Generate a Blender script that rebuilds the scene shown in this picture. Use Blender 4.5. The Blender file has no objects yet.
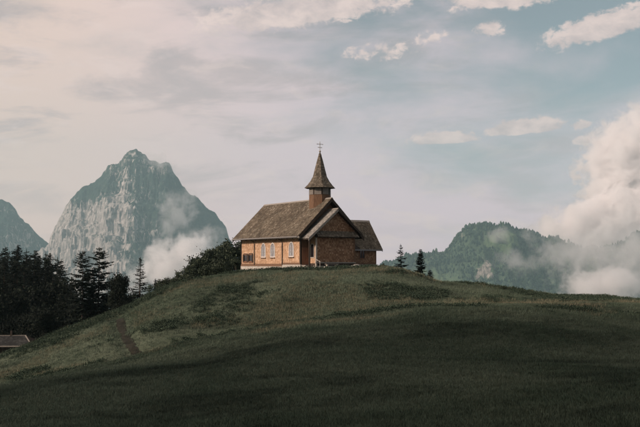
import bpy, math, random
import numpy as np
from mathutils import Vector, Matrix

# ------------------------------------------------------------------ camera, sky, sun, exposure
scene = bpy.context.scene
COL = scene.collection
F = 893.0                      # focal length in pixels of a 640 px wide frame
PIT = math.atan((264.0 - 213.5) / F)
cam_d = bpy.data.cameras.new('camera')
cam_d.sensor_width = 36.0
cam_d.lens = F / 640.0 * 36.0
cam_d.clip_start = 0.5
cam_d.clip_end = 60000
cam = bpy.data.objects.new('camera', cam_d)
COL.objects.link(cam)
cam.location = (0, 0, 0)
cam.rotation_euler = (math.pi / 2 + PIT, 0, 0)
scene.camera = cam

SUN_AZ = math.radians(-112)    # measured from +Y (view direction) towards +X
SUN_EL = math.radians(26)
sun_dir = Vector((math.sin(SUN_AZ) * math.cos(SUN_EL), math.cos(SUN_AZ) * math.cos(SUN_EL), math.sin(SUN_EL)))
sun_d = bpy.data.lights.new('sun', 'SUN')
sun_d.energy = 4.6
sun_d.angle = math.radians(8)
sun_d.color = (1.0, 0.81, 0.69)
sun = bpy.data.objects.new('sun', sun_d)
COL.objects.link(sun)
sun.rotation_euler = (-sun_dir).to_track_quat('-Z', 'Y').to_euler()

scene.view_settings.view_transform = 'Standard'
scene.view_settings.look = 'None'
scene.view_settings.gamma = 1.0
scene.view_settings.exposure = 0.0
scene.view_settings.use_curve_mapping = False
scene.render.engine = 'CYCLES'
cy = scene.cycles
cy.use_denoising = True
try:
    cy.denoiser = 'OPENIMAGEDENOISE'
except Exception:
    pass
cy.max_bounces = 14
cy.diffuse_bounces = 2
cy.glossy_bounces = 2
cy.transmission_bounces = 2
cy.volume_bounces = 12
cy.transparent_max_bounces = 8
cy.volume_step_rate = 1.0
cy.volume_max_steps = 128
cy.sample_clamp_indirect = 5.0


class G:
    """small helper round a node tree"""
    def __init__(self, tree):
        self.t = tree
        tree.nodes.clear()

    def n(self, kind, ins=None, **props):
        nd = self.t.nodes.new(kind)
        for k, v in props.items():
            setattr(nd, k, v)
        for k, v in (ins or {}).items():
            s = nd.inputs[k]
            if isinstance(v, bpy.types.NodeSocket):
                self.t.links.new(v, s)
            else:
                s.default_value = v
        return nd

    def m(self, op, a, b=0.0, c=0.0, clamp=False):
        nd = self.n('ShaderNodeMath', {0: a, 1: b, 2: c}, operation=op)
        nd.use_clamp = clamp
        return nd.outputs[0]

    def vm(self, op, a, b=(0, 0, 0)):
        nd = self.n('ShaderNodeVectorMath', {0: a, 1: b}, operation=op)
        return nd.outputs['Value'] if op in ('LENGTH', 'DOT_PRODUCT', 'DISTANCE') else nd.outputs[0]

    def ramp(self, x, lo, hi, a=0.0, b=1.0, smooth=True):
        nd = self.n('ShaderNodeMapRange', {0: x, 1: lo, 2: hi, 3: a, 4: b})
        nd.interpolation_type = 'SMOOTHSTEP' if smooth else 'LINEAR'
        return nd.outputs[0]

    def noise(self, vec, scale, detail=4.0, rough=0.55, dist=0.0, dim='3D'):
        nd = self.n('ShaderNodeTexNoise', noise_dimensions=dim)
        if vec is not None:
            self.t.links.new(vec, nd.inputs['Vector'])
        nd.inputs['Scale'].default_value = scale
        nd.inputs['Detail'].default_value = detail
        nd.inputs['Roughness'].default_value = rough
        nd.inputs['Distortion'].default_value = dist
        return nd.outputs[0]

    def mix(self, f, a, b, blend='MIX'):
        nd = self.n('ShaderNodeMix', data_type='RGBA', blend_type=blend)
        for i, v in ((0, f), (6, a), (7, b)):
            if isinstance(v, bpy.types.NodeSocket):
                self.t.links.new(v, nd.inputs[i])
            else:
                nd.inputs[i].default_value = v if i == 0 else (tuple(v) + (1.0,) if len(v) == 3 else v)
        return nd.outputs[2]

    def mapping(self, vec, loc=(0, 0, 0), rot=(0, 0, 0), scale=(1, 1, 1), kind='POINT'):
        nd = self.n('ShaderNodeMapping', {'Vector': vec, 'Location': loc, 'Rotation': rot, 'Scale': scale}, vector_type=kind)
        return nd.outputs[0]

    def comb(self, x=0.0, y=0.0, z=0.0):
        return self.n('ShaderNodeCombineXYZ', {0: x, 1: y, 2: z}).outputs[0]


def azel(px, py):
    return math.atan((px - 320) / F), PIT + math.atan((213.5 - py) / F)


def build_world():
    w = bpy.data.worlds.new('World')
    scene.world = w
    w.use_nodes = True
    g = G(w.node_tree)
    sky = g.n('ShaderNodeTexSky', sky_type='NISHITA')
    sky.sun_disc = False
    sky.sun_elevation = SUN_EL
    sky.sun_rotation = SUN_AZ
    sky.altitude = 1300
    sky.air_density = 1.0
    sky.dust_density = 2.5
    sky.ozone_density = 1.5
    hs = g.n('ShaderNodeHueSaturation', {'Saturation': 0.42, 'Value': 0.92, 'Color': sky.outputs[0]})
    base = g.mix(1.0, hs.outputs[0], (0.88, 0.97, 0.93), 'MULTIPLY')
    d = g.n('ShaderNodeTexCoord').outputs['Generated']
    sep = g.n('ShaderNodeSeparateXYZ', {0: d})
    az = g.m('ARCTAN2', sep.outputs[0], sep.outputs[1])
    el = g.m('ARCSINE', sep.outputs[2])
    ae = g.comb(az, el, 0.0)
    # high thin veil: the whole sky, thicker towards the sun side and towards the horizon
    sv = g.mapping(ae, rot=(0, 0, math.radians(-10)), scale=(1.0, 2.6, 1.0))
    nv = g.noise(sv, 5.5, 7.0, 0.56, 0.35)
    side = g.ramp(az, math.radians(-15), math.radians(18), 0.52, -0.16)       # toward the sun
    low = g.ramp(el, math.radians(15), math.radians(1), 0.0, 0.62)
    veil = g.m('ADD', g.m('ADD', g.m('MULTIPLY', nv, 1.5), side), low)
    veil = g.ramp(veil, 0.50, 1.40, 0.0, 0.96)
    sg = g.mapping(sv, loc=(3.1, 1.7, 0), scale=(0.8, 1.15, 1))
    grey = g.ramp(g.noise(sg, 8.0, 8.0, 0.62, 0.5), 0.46, 0.66, 0.0, 1.0)
    puff = g.ramp(g.noise(g.mapping(sv, loc=(7.7, 4.1, 0)), 15.0, 8.0, 0.62, 0.6), 0.50, 0.68, 0.0, 1.0)
    vcol = g.mix(g.ramp(az, math.radians(-21), math.radians(4)), (9.3, 6.95, 5.95), (8.5, 6.75, 7.2))
    vcol = g.mix(g.m('MULTIPLY', grey, g.ramp(el, math.radians(1), math.radians(8), 0.2, 0.75)), vcol, (5.6, 4.55, 4.5))
    vcol = g.mix(g.m('MULTIPLY', puff, 0.5), vcol, (9.6, 7.5, 6.9))
    base = g.mix(veil, base, vcol)
    # separate cumulus: (px, py, half width px, half height px, tilt deg, weight)
    blobs = [(300, 13, 150, 24, 7, 1.2), (505, 4, 85, 17, 2, 1.15), (612, 38, 88, 20, 12, 1.3),
             (526, 132, 50, 14, 4, 1.5), (445, 141, 48, 11, 2, 1.35), (492, 33, 24, 12, 5, 0.85),
             (582, 131, 16, 8, 5, 1.0), (586, 146, 13, 7, 5, 1.0), (432, 41, 24, 11, 10, 0.62), (385, 52, 66, 18, 3, 0.46)]
    nz = g.noise(g.mapping(ae, scale=(1, 1.9, 1)), 26.0, 8.0, 0.6, 0.3)
    up = g.noise(g.mapping(ae, loc=(0.012, -0.016, 0), scale=(1, 1.9, 1)), 26.0, 8.0, 0.6, 0.3)
    field = None
    flat = g.noise(g.mapping(ae, scale=(1, 1.35, 1)), 85.0, 7.0, 0.62, 0.4)
    for bi, (px, py, a, b, tilt, wgt) in enumerate(blobs):
        A, E = azel(px, py)
        q = g.mapping(ae, loc=(A, E, 0), rot=(0, 0, math.radians(tilt)), scale=(a / F, b / F, 1), kind='TEXTURE')
        v = g.m('MULTIPLY', g.m('SUBTRACT', 1.0, g.vm('LENGTH', q), clamp=True), wgt)
        qy = g.n('ShaderNodeSeparateXYZ', {0: q}).outputs[1]
        fl = (-0.55, -0.15) if bi in (3, 4) else (-1.3, -0.1)
        v = g.m('MULTIPLY', v, g.ramp(qy, fl[0], fl[1]))                      # flatter underside
        field = v if field is None else g.m('MAXIMUM', field, v)
    dens = g.m('ADD', field, g.m('MULTIPLY', g.m('SUBTRACT', nz, 0.5), 1.1))
    dens = g.m('ADD', dens, g.m('MULTIPLY', g.m('SUBTRACT', flat, 0.5), 1.25))
    cov = g.m('MULTIPLY', g.ramp(dens, 0.22, 0.60), g.ramp(field, 0.0, 0.2))
    lit = g.m('ADD', g.m('MULTIPLY', g.m('SUBTRACT', nz, up), 2.6), 0.62, clamp=True)
    ccol = g.mix(lit, (6.0, 4.95, 4.85), (9.2, 7.3, 6.7))
    out = g.mix(g.m('MULTIPLY', cov, 0.9), base, ccol)
    bg = g.n('ShaderNodeBackground', {'Color': out, 'Strength': 0.10})
    o = g.n('ShaderNodeOutputWorld', {'Surface': bg.outputs[0]})
    w.cycles.sampling_method = 'MANUAL'
    w.cycles.sample_map_resolution = 512


build_world()

# ------------------------------------------------------------------ numeric helpers
rng = np.random.default_rng(7)
random.seed(7)


def at(px, py, Y):
    """pixel of the photograph and distance -> world point"""
    xr, up = (px - 320) / F, (213.5 - py) / F
    c, s = math.cos(PIT), math.sin(PIT)
    y, z = c - s * up, s + c * up
    k = Y / y
    return Vector((xr * k, Y, z * k))


def _hash(ix, iy, seed):
    h = (ix.astype(np.int64) * 374761393 + iy.astype(np.int64) * 668265263 + seed * 982451653) & 0x7fffffff
    h = ((h ^ (h >> 13)) * 1274126177) & 0x7fffffff
    return ((h ^ (h >> 16)) & 0xffff) / 65535.0


def vnoise(x, y, seed=0):
    x = np.asarray(x, float); y = np.asarray(y, float)
    ix, iy = np.floor(x), np.floor(y)
    fx, fy = x - ix, y - iy
    fx = fx * fx * fx * (fx * (fx * 6 - 15) + 10); fy = fy * fy * fy * (fy * (fy * 6 - 15) + 10)
    a = _hash(ix, iy, seed); b = _hash(ix + 1, iy, seed)
    c = _hash(ix, iy + 1, seed); d = _hash(ix + 1, iy + 1, seed)
    return (a * (1 - fx) + b * fx) * (1 - fy) + (c * (1 - fx) + d * fx) * fy


def fbm(x, y, seed=0, octv=4, gain=0.5):
    s, a, t = 0.0, 1.0, 0.0
    for i in range(octv):
        s = s + a * (vnoise(x, y, seed + i * 17) - 0.5)
        t += a
        x, y = x * 2.03 + 5.1, y * 2.03 - 3.7
        a *= gain
    return s / t * 2.0


def ridged(x, y, seed=0, octv=5, gain=0.5):
    s, a, t = 0.0, 1.0, 0.0
    for i in range(octv):
        n = 1 - np.abs(vnoise(x, y, seed + i * 13) * 2 - 1)
        s = s + a * n * n
        t += a
        x, y = x * 2.07 + 1.7, y * 2.07 + 9.2
        a *= gain
    return s / t


def interp(x, xs, ys):
    return np.interp(x, xs, ys)


def smooth_interp(x, xs, ys):
    """piecewise linear, softened"""
    x = np.asarray(x, float)
    return (np.interp(x - 7, xs, ys) + 2 * np.interp(x, xs, ys) + np.interp(x + 7, xs, ys)) / 4


# ------------------------------------------------------------------ the hill
def tz(py):
    return np.tan(PIT + np.arctan((213.5 - np.asarray(py, float)) / F))


SKY_PX = [-300, 0, 30, 60, 100, 130, 160, 185, 200, 240, 270, 300, 340, 380, 400, 420, 440, 480, 510, 540, 570, 640, 940]
SKY_PY = [470, 359, 346, 334, 319, 307, 291, 280.5, 277.5, 272, 270.3, 269, 268, 268, 270.5, 277, 284.5, 287.5, 292, 297, 299.5, 301, 308]
CR_PX = [-300, 0, 100, 200, 265, 300, 370, 430, 500, 560, 640, 940]
CR_PY = [470, 388, 364, 343, 328, 321, 312, 306, 303, 302, 302, 309]


def ground_base(x, y):
    x = np.asarray(x, float); y = np.asarray(y, float)
    yy = np.maximum(y, 28.0)
    a = np.clip(320 + F * x / yy, -300, 940)
    Ys = np.interp(a, [-300, 0, 100, 160, 240, 300, 380, 420, 440, 640, 940], [85, 95, 100, 103, 103, 100, 100, 97, 95, 97, 99])
    Yc = np.interp(a, [-300, 0, 200, 320, 430, 560, 640, 940], [48, 54, 62, 66, 70, 75, 78, 80])
    zs = tz(smooth_interp(a, SKY_PX, SKY_PY)) * Ys
    tc = tz(smooth_interp(a, CR_PX, CR_PY))
    zc = tc * Yc
    Yd = Yc + 8.0
    zd = tc * Yd - np.interp(a, [0, 300, 450, 560], [1.0, 1.1, 0.6, 0.15])
    z0 = np.full_like(a, float(tz(440)) * 28.0) + np.interp(a, [-300, 0, 640, 940], [-1.2, -0.3, 0.2, 0.3])
    top = np.clip(np.minimum((a - 215) / 25, (400 - a) / 15), 0, 1)          # flat hilltop round the chapel
    z5 = zs - 3.6 * (1 - top) - 0.12 * top
    left = np.clip((330 - a) / 330, 0, 1)
    z6 = np.minimum(zs - 8, np.full_like(a, -14.0) - 9 * left)
    K = np.stack([np.full_like(a, 28.0), Yc, Yd, Ys, Ys + 22, np.full_like(a, 172.0), np.full_like(a, 600.0),
                  np.full_like(a, 2600.0), np.full_like(a, 20000.0)])
    Z = np.stack([z0, zc, zd, zs, z5, z6, np.full_like(a, -130.0), np.full_like(a, -430.0), np.full_like(a, -430.0)])
    h = np.diff(K, axis=0); dl = np.diff(Z, axis=0) / h
    m = np.zeros_like(Z)
    for k in range(1, len(K) - 1):
        w1 = 2 * h[k] + h[k - 1]; w2 = h[k] + 2 * h[k - 1]
        p = dl[k - 1] * dl[k]
        with np.errstate(divide='ignore', invalid='ignore'):
            hm = (w1 + w2) / (w1 / dl[k - 1] + w2 / dl[k])
        m[k] = np.where(p > 1e-12, hm, 0.0)
    m[0] = dl[0]; m[-1] = 0
    yq = np.clip(yy, 28.0, 19999.0)
    out = np.zeros_like(a)
    for k in range(len(K) - 1):
        sel = (yq >= K[k]) & (yq <= K[k + 1])
        t = np.clip((yq - K[k]) / h[k], 0, 1)
        v = ((1 + 2 * t) * (1 - t) ** 2 * Z[k] + t * (1 - t) ** 2 * h[k] * m[k] + t * t * (3 - 2 * t) * Z[k + 1] + t * t * (t - 1) * h[k] * m[k + 1])
        out = np.where(sel, v, out)
    return out


CH_X, CH_Y, CH_Z, CH_TH = 0.951, 107.0, -0.215, 0.589


def ground(x, y):
    x = np.asarray(x, float); y = np.asarray(y, float)
    z = ground_base(x, y)
    lx = (x - CH_X) * math.cos(CH_TH) + (y - CH_Y) * math.sin(CH_TH)
    ly = -(x - CH_X) * math.sin(CH_TH) + (y - CH_Y) * math.cos(CH_TH)
    dch = np.maximum(np.maximum(np.abs(lx - 1.5) - 6.5, np.abs(ly - 6) - 9), 0)
    calm = np.clip(dch / 5, 0.12, 1)
    n = 0.42 * fbm(x / 13, y / 9, 3, 3) + 0.16 * fbm(x / 3.1, y / 2.6, 11, 3)
    n = n + 0.10 * (ridged(x / 16 + 0.25 * y / 9, (y * 0.8 + x * 0.15) / 3.2, 31, 2) - 0.4)      # cattle terraces
    far = np.clip((y - 130) / 300, 0, 1)
    n = n * (1 - far) + far * 25 * fbm(x / 600, y / 600, 5, 4)
    # added unseen rise left of the frame, shaped to shade the foreground meadow
    q = x * math.sin(SUN_AZ) + y * math.cos(SUN_AZ)
    s = -x * math.cos(SUN_AZ) + y * math.sin(SUN_AZ)
    k = np.clip((s + 77 + 5 * fbm(q / 40, q * 0, 44, 2)) / 27, 0, 1)
    rise = 96 * np.exp(-((q - 135) / 45.0) ** 2) * (1 + 0.2 * fbm(s / 50, q / 60, 8, 3)) * k * k * (3 - 2 * k) * np.clip((230 - s) / 100, 0, 1)
    return z + n * calm + rise + 0.05 * (1 - np.clip(dch / 6, 0, 1))


def gz(x, y):
    return float(ground(np.array([x]), np.array([y]))[0])


# ------------------------------------------------------------------ mesh helpers
def mesh_np(name, verts, faces, smooth=False, mats=()):
    """faces: (n,3) or (n,4) int array"""
    me = bpy.data.meshes.new(name)
    verts = np.asarray(verts, np.float32); faces = np.asarray(faces, np.int32)
    k = faces.shape[1]
    me.vertices.add(len(verts)); me.vertices.foreach_set('co', verts.ravel())
    me.loops.add(faces.size); me.loops.foreach_set('vertex_index', faces.ravel())
    me.polygons.add(len(faces))
    me.polygons.foreach_set('loop_start', np.arange(0, faces.size, k, dtype=np.int32))
    if smooth:
        me.polygons.foreach_set('use_smooth', np.ones(len(faces), bool))
    me.update(calc_edges=True)
    for mt in mats:
        me.materials.append(mt)
    return me


def attr(me, name, vals):
    a = me.attributes.new(name, 'FLOAT', 'POINT')
    a.data.foreach_set('value', np.asarray(vals, np.float32))


def link(name, me, parent=None, mat=None, **props):
    o = bpy.data.objects.new(name, me)
    COL.objects.link(o)
    if parent is not None:
        o.parent = parent
    if mat is not None:
        me.materials.clear(); me.materials.append(mat)
    for k, v in props.items():
        o[k] = v
    return o


class MB:
    """collects boxes, prisms and tubes for one mesh"""
    def __init__(self):
        self.v, self.f = [], []

    def add(self, vs, fs):
        b = len(self.v)
        self.v += [tuple(p) for p in vs]
        self.f += [tuple(b + i for i in f) for f in fs]
        return self

    def box(self, x0, x1, y0, y1, z0, z1):
        vs = [(x, y, z) for z in (z0, z1) for y in (y0, y1) for x in (x0, x1)]
        return self.add(vs, [(0, 2, 3, 1), (4, 5, 7, 6), (0, 1, 5, 4), (2, 6, 7, 3), (0, 4, 6, 2), (1, 3, 7, 5)])

    def prism(self, prof, axis, a, b):
        """closed 2D profile extruded from a to b along an axis ('x': profile in y,z; 'y': profile in x,z; 'z': profile x,y)"""
        n = len(prof)
        def P(p, t):
            return {'x': (t, p[0], p[1]), 'y': (p[0], t, p[1]), 'z': (p[0], p[1], t)}[axis]
        vs = [P(p, a) for p in prof] + [P(p, b) for p in prof]
        fs = [tuple(range(n - 1, -1, -1)), tuple(range(n, 2 * n))] + [(i, (i + 1) % n, n + (i + 1) % n, n + i) for i in range(n)]
        return self.add(vs, fs)

    def beam(self, p, q, w, h, up=(0, 0, 1)):
        p, q = Vector(p), Vector(q)
        d = (q - p).normalized(); s = d.cross(Vector(up))
        s = s.normalized() if s.length > 1e-5 else Vector((1, 0, 0))
        u = s.cross(d)
        vs = [e + s * (w / 2 * i) + u * (h / 2 * j) for e in (p, q) for (i, j) in ((-1, -1), (1, -1), (1, 1), (-1, 1))]
        return self.add(vs, [(3, 2, 1, 0), (4, 5, 6, 7)] + [(i, (i + 1) % 4, 4 + (i + 1) % 4, 4 + i) for i in range(4)])

    def tube(self, pts, rad, n=8):
        rings = []
        for i, p in enumerate(pts):
            p = Vector(p)
            d = (Vector(pts[min(i + 1, len(pts) - 1)]) - Vector(pts[max(i - 1, 0)])).normalized()
            s = d.orthogonal().normalized(); u = d.cross(s)
            r = rad[i] if isinstance(rad, (list, tuple)) else rad
            rings.append([p + (s * math.cos(2 * math.pi * k / n) + u * math.sin(2 * math.pi * k / n)) * r for k in range(n)])
        vs = [v for r in rings for v in r]
        fs = [(i * n + k, i * n + (k + 1) % n, (i + 1) * n + (k + 1) % n, (i + 1) * n + k) for i in range(len(rings) - 1) for k in range(n)]
        fs += [tuple(range(n - 1, -1, -1)), tuple((len(rings) - 1) * n + k for k in range(n))]
        return self.add(vs, fs)

    def rings(self, rr, n=8, rot=0.0, c=(0, 0)):
        """stacked n-gons: list of (radius, z)"""
        vs = [(c[0] + r * math.cos(rot + 2 * math.pi * k / n), c[1] + r * math.sin(rot + 2 * math.pi * k / n), z) for r, z in rr for k in range(n)]
        fs = [(i * n + k, i * n + (k + 1) % n, (i + 1) * n + (k + 1) % n, (i + 1) * n + k) for i in range(len(rr) - 1) for k in range(n)]
        fs += [tuple(range(n - 1, -1, -1)), tuple((len(rr) - 1) * n + k for k in range(n))]
        return self.add(vs, fs)

    def build(self, name, mat, parent=None, **props):
        me = bpy.data.meshes.new(name)
        me.from_pydata(self.v, [], self.f)
        me.update()
        me.materials.append(mat)
        return link(name, me, parent, None, **props)


# ------------------------------------------------------------------ materials
def new_mat(name):
    m = bpy.data.materials.new(name)
    m.use_nodes = True
    return m, G(m.node_tree)


def finish(m, g, col, rough=0.8, bump=None, bs=0.3, bd=0.02, spec=0.3):
    b = g.n('ShaderNodeBsdfPrincipled')
    for k, v in (('Base Color', col), ('Roughness', rough), ('Specular IOR Level', spec)):
        if isinstance(v, bpy.types.NodeSocket):
            g.t.links.new(v, b.inputs[k])
        else:
            b.inputs[k].default_value = v if not isinstance(v, (tuple, list)) else tuple(v) + (1.0,)
    if bump is not None:
        bp = g.n('ShaderNodeBump', {'Height': bump, 'Strength': bs, 'Distance': bd})
        g.t.links.new(bp.outputs[0], b.inputs['Normal'])
    g.n('ShaderNodeOutputMaterial', {'Surface': b.outputs[0]})
    return m


def grass_col(g):
    """one colour field in world space shared by soil and blades: pasture greens, straw and dark weedy patches"""
    pos = g.n('ShaderNodeNewGeometry').outputs['Position']
    pos = g.vm('MULTIPLY', pos, (1, 1, 0.0))
    n1 = g.noise(pos, 0.075, 4.0, 0.6, 0.4)
    n2 = g.noise(g.mapping(pos, rot=(0, 0, 0.9), scale=(0.5, 1, 1)), 0.22, 6.0, 0.68, 0.6)
    n3 = g.noise(pos, 1.3, 3.0, 0.6)
    c = g.mix(g.ramp(n1, 0.36, 0.62), (0.068, 0.098, 0.064), (0.134, 0.168, 0.114))
    c = g.mix(g.ramp(n2, 0.46, 0.68, 0.0, 0.8), c, (0.026, 0.040, 0.028))
    c = g.mix(g.ramp(n3, 0.55, 0.78, 0.0, 0.35), c, (0.160, 0.172, 0.122))
    return c, n3


def make_ground_mat():
    m, g = new_mat('pasture_soil')
    c, n3 = grass_col(g)
    c = g.mix(0.45, c, (0.030, 0.028, 0.017))
    return finish(m, g, c, 0.95, n3, 0.5, 0.1, 0.1)


def make_blade_mat():
    m, g = new_mat('grass_blade')
    c, n3 = grass_col(g)
    r = g.n('ShaderNodeObjectInfo').outputs['Random']
    hs = g.n('ShaderNodeHueSaturation', {'Saturation': 1.0, 'Color': c, 'Hue': g.ramp(r, 0, 1, 0.49, 0.51, False), 'Value': g.ramp(r, 0, 1, 0.82, 1.2, False)})
    # blades shade softly, as turf does: their normals lean towards the sky
    nn = g.vm('NORMALIZE', g.vm('ADD', g.vm('MULTIPLY', g.n('ShaderNodeNewGeometry').outputs['Normal'], (0.7, 0.7, 0.7)), (0.0, 0.0, 1.0)))
    b = g.n('ShaderNodeBsdfPrincipled', {'Base Color': hs.outputs[0], 'Roughness': 0.8, 'Specular IOR Level': 0.1, 'Normal': nn})
    g.n('ShaderNodeOutputMaterial', {'Surface': b.outputs[0]})
    return m


def island_mat(name, stops, rough=0.85, nscale=3.0, vary=0.25, spec=0.2):
    """colour picked per loose piece, with weathering noise over it"""
    m, g = new_mat(name)
    r = g.n('ShaderNodeNewGeometry').outputs['Random Per Island']
    cr = g.n('ShaderNodeValToRGB', {0: r})
    el = cr.color_ramp.elements
    while len(el) < len(stops):
        el.new(0.5)
    for e, (p, c) in zip(el, stops):
        e.position = p; e.color = tuple(c) + (1.0,)
    co = g.n('ShaderNodeTexCoord').outputs['Object']
    n = g.noise(co, nscale, 4.0, 0.6)
    hs = g.n('ShaderNodeHueSaturation', {'Color': cr.outputs[0], 'Value': g.ramp(n, 0.25, 0.75, 1 - vary, 1 + vary)})
    return finish(m, g, hs.outputs[0], rough, g.noise(co, nscale * 9, 3.0), 0.25, 0.01, spec)


def wood_mat(name, a, b, rough=0.75, axis_scale=(6, 6, 0.8)):
    m, g = new_mat(name)
    co = g.n('ShaderNodeTexCoord').outputs['Object']
    n = g.noise(g.mapping(co, scale=axis_scale), 2.5, 5.0, 0.6)
    c = g.mix(g.ramp(n, 0.3, 0.7), a, b)
    return finish(m, g, c, rough, n, 0.2, 0.01)


M_ground = make_ground_mat()
M_blade = make_blade_mat()
M_wallsh = island_mat('wall_shingle', [(0.0, (0.38, 0.235, 0.14)), (0.35, (0.46, 0.29, 0.175)), (0.75, (0.52, 0.34, 0.215)), (1.0, (0.60, 0.42, 0.29))], 0.8, 1.2, 0.14)
M_wallsh_shade = island_mat('shaded_wall_shingle', [(0.0, (0.16, 0.085, 0.048)), (0.4, (0.24, 0.135, 0.078)), (0.8, (0.31, 0.185, 0.108)), (1.0, (0.42, 0.28, 0.18))], 0.8, 1.2, 0.12)  # wall shingle copy darkened: shade of the sunless fronts painted into its colour
M_roofsh = island_mat('roof_shingle', [(0.0, (0.075, 0.060, 0.043)), (0.5, (0.125, 0.103, 0.075)), (0.9, (0.155, 0.13, 0.095)), (1.0, (0.235, 0.21, 0.165))], 0.85, 0.55, 0.3)
M_spiresh = island_mat('spire_shingle', [(0.0, (0.085, 0.07, 0.052)), (0.6, (0.14, 0.12, 0.09)), (1.0, (0.22, 0.19, 0.15))], 0.8, 1.5, 0.2)
M_dark = wood_mat('dark_timber', (0.030, 0.021, 0.015), (0.060, 0.042, 0.030))
M_brown = wood_mat('brown_timber', (0.11, 0.060, 0.034), (0.19, 0.110, 0.062))
M_red = wood_mat('red_brown_boards', (0.16, 0.075, 0.042), (0.25, 0.125, 0.072))
M_pale = wood_mat('pale_timber', (0.34, 0.30, 0.25), (0.48, 0.43, 0.37))
M_grey = wood_mat('weathered_timber', (0.20, 0.18, 0.155), (0.32, 0.29, 0.25))
M_white = wood_mat('white_paint', (0.56, 0.53, 0.50), (0.70, 0.67, 0.63), 0.6)
M_stone = island_mat('grey_stone', [(0.0, (0.20, 0.19, 0.17)), (1.0, (0.38, 0.36, 0.33))], 0.9, 2.0, 0.2)
M_plaster = wood_mat('plinth_plaster', (0.34, 0.31, 0.27), (0.50, 0.47, 0.42), 0.9, (1, 1, 1))
M_metal = finish(*new_mat('painted_iron'), (0.06, 0.055, 0.05), 0.5)
M_gutter = finish(*new_mat('zinc_gutter'), (0.22, 0.21, 0.20), 0.45)
M_brass = finish(*new_mat('gilt_metal'), (0.30, 0.26, 0.20), 0.45)


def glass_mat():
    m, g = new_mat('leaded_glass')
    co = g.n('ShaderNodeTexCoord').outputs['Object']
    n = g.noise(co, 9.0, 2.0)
    c = g.mix(g.ramp(n, 0.3, 0.7), (0.20, 0.20, 0.215), (0.40, 0.395, 0.40))  # pale greys paint the reflected sky into the panes
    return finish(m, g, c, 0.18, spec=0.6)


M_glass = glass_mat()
M_darkglass = finish(*new_mat('dark_glass'), (0.012, 0.012, 0.014), 0.12, spec=0.6)
M_inner = finish(*new_mat('dark_interior'), (0.012, 0.010, 0.008), 0.9)
#@@PART2

# ------------------------------------------------------------------ ground sheet and dirt track
def ray_ground(px, py, y0=30.0, y1=160.0):
    ys = np.arange(y0, y1, 0.15)
    p = at(px, py, 1.0)
    hit = np.nonzero(ground(p.x * ys, ys) >= p.z * ys)[0]
    Y = ys[hit[0]] if len(hit) else y1
    return Vector((p.x * Y, Y, p.z * Y))


_track = [ray_ground(120.5, 318), ray_ground(122, 326), ray_ground(127, 336), ray_ground(132, 344), ray_ground(137.5, 352.5)]
_track = [np.array((p.x, p.y)) for p in _track]
_track = [_track[0] + (_track[0] - _track[1]) * 0.8] + _track + [_track[-1] + (_track[-1] - _track[-2]) * 0.7]
_tr = []
for i in range(len(_track) - 1):
    for t in np.linspace(0, 1, 14, endpoint=False):
        _tr.append(_track[i] * (1 - t) + _track[i + 1] * t)
_tr.append(_track[-1])
_tr = np.array(_tr)
for _ in range(12):
    _tr[1:-1] = (_tr[:-2] + 2 * _tr[1:-1] + _tr[2:]) / 4
_ground_plain = ground


def track_dist(x, y):
    d = np.full(np.shape(x), 1e9)
    for p in _tr:
        d = np.minimum(d, np.hypot(x - p[0], y - p[1]))
    return d


def ground(x, y):
    z = _ground_plain(x, y)
    x = np.asarray(x, float); y = np.asarray(y, float)
    box = (x > _tr[:, 0].min() - 3) & (x < _tr[:, 0].max() + 3) & (y > _tr[:, 1].min() - 3) & (y < _tr[:, 1].max() + 3)
    if box.any():
        d = track_dist(x[box], y[box])
        z = z.copy()
        z[box] -= 0.34 * np.clip((1.25 - d) / 0.7, 0, 1)
    return z


def axis(core0, core1, step, lo, hi, grow=1.16):
    v = list(np.arange(core0, core1, step))
    s, x = step, v[-1]
    while x < hi:
        s *= grow; x += s; v.append(min(x, hi))
    s, x, w = step, core0, []
    while x > lo:
        s *= grow; x -= s; w.append(max(x, lo))
    return np.array(w[::-1] + v)


def grid_mesh(name, xs, ys, zfun):
    X, Y = np.meshgrid(xs, ys)
    Z = zfun(X.ravel(), Y.ravel())
    V = np.stack([X.ravel(), Y.ravel(), Z], 1)
    nx, ny = len(xs), len(ys)
    i = np.arange(nx * ny).reshape(ny, nx)
    Fq = np.stack([i[:-1, :-1], i[:-1, 1:], i[1:, 1:], i[1:, :-1]], -1).reshape(-1, 4)
    return mesh_np(name, V, Fq, True), V


gxs = axis(-62, 62, 0.6, -6500, 6500)
gys = axis(24, 128, 0.5, -800, 8800)
me, _ = grid_mesh('ground', gxs, gys, ground)
link('ground', me, None, M_ground, kind='structure', label='dark green pasture hill rising to the chapel', category='ground')

m_, g_ = new_mat('bare_earth')
_co = g_.n('ShaderNodeNewGeometry').outputs['Position']
_n = g_.noise(_co, 1.6, 5.0, 0.6)
M_earth = finish(m_, g_, g_.mix(g_.ramp(_n, 0.35, 0.7), (0.013, 0.014, 0.010), (0.032, 0.030, 0.022)), 0.95, _n, 0.6, 0.1, 0.1)
tn = np.gradient(_tr, axis=0); tn /= np.linalg.norm(tn, axis=1)[:, None]
nrm = np.stack([-tn[:, 1], tn[:, 0]], 1)
offs = np.linspace(-0.46, 0.46, 7)
wob = 1 + 0.5 * fbm(np.arange(len(_tr)) * 0.3, np.zeros(len(_tr)), 77, 2)
PV = np.concatenate([_tr + nrm * o * wob[:, None] for o in offs], 0)
PZ = ground(PV[:, 0], PV[:, 1]) + 0.05 + 0.05 * (1 - (np.repeat(np.abs(offs), len(_tr)) / 0.46) ** 2)
nT = len(_tr); ii = np.arange(nT * 7).reshape(7, nT)
PF = np.stack([ii[:-1, :-1], ii[:-1, 1:], ii[1:, 1:], ii[1:, :-1]], -1).reshape(-1, 4)
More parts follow.
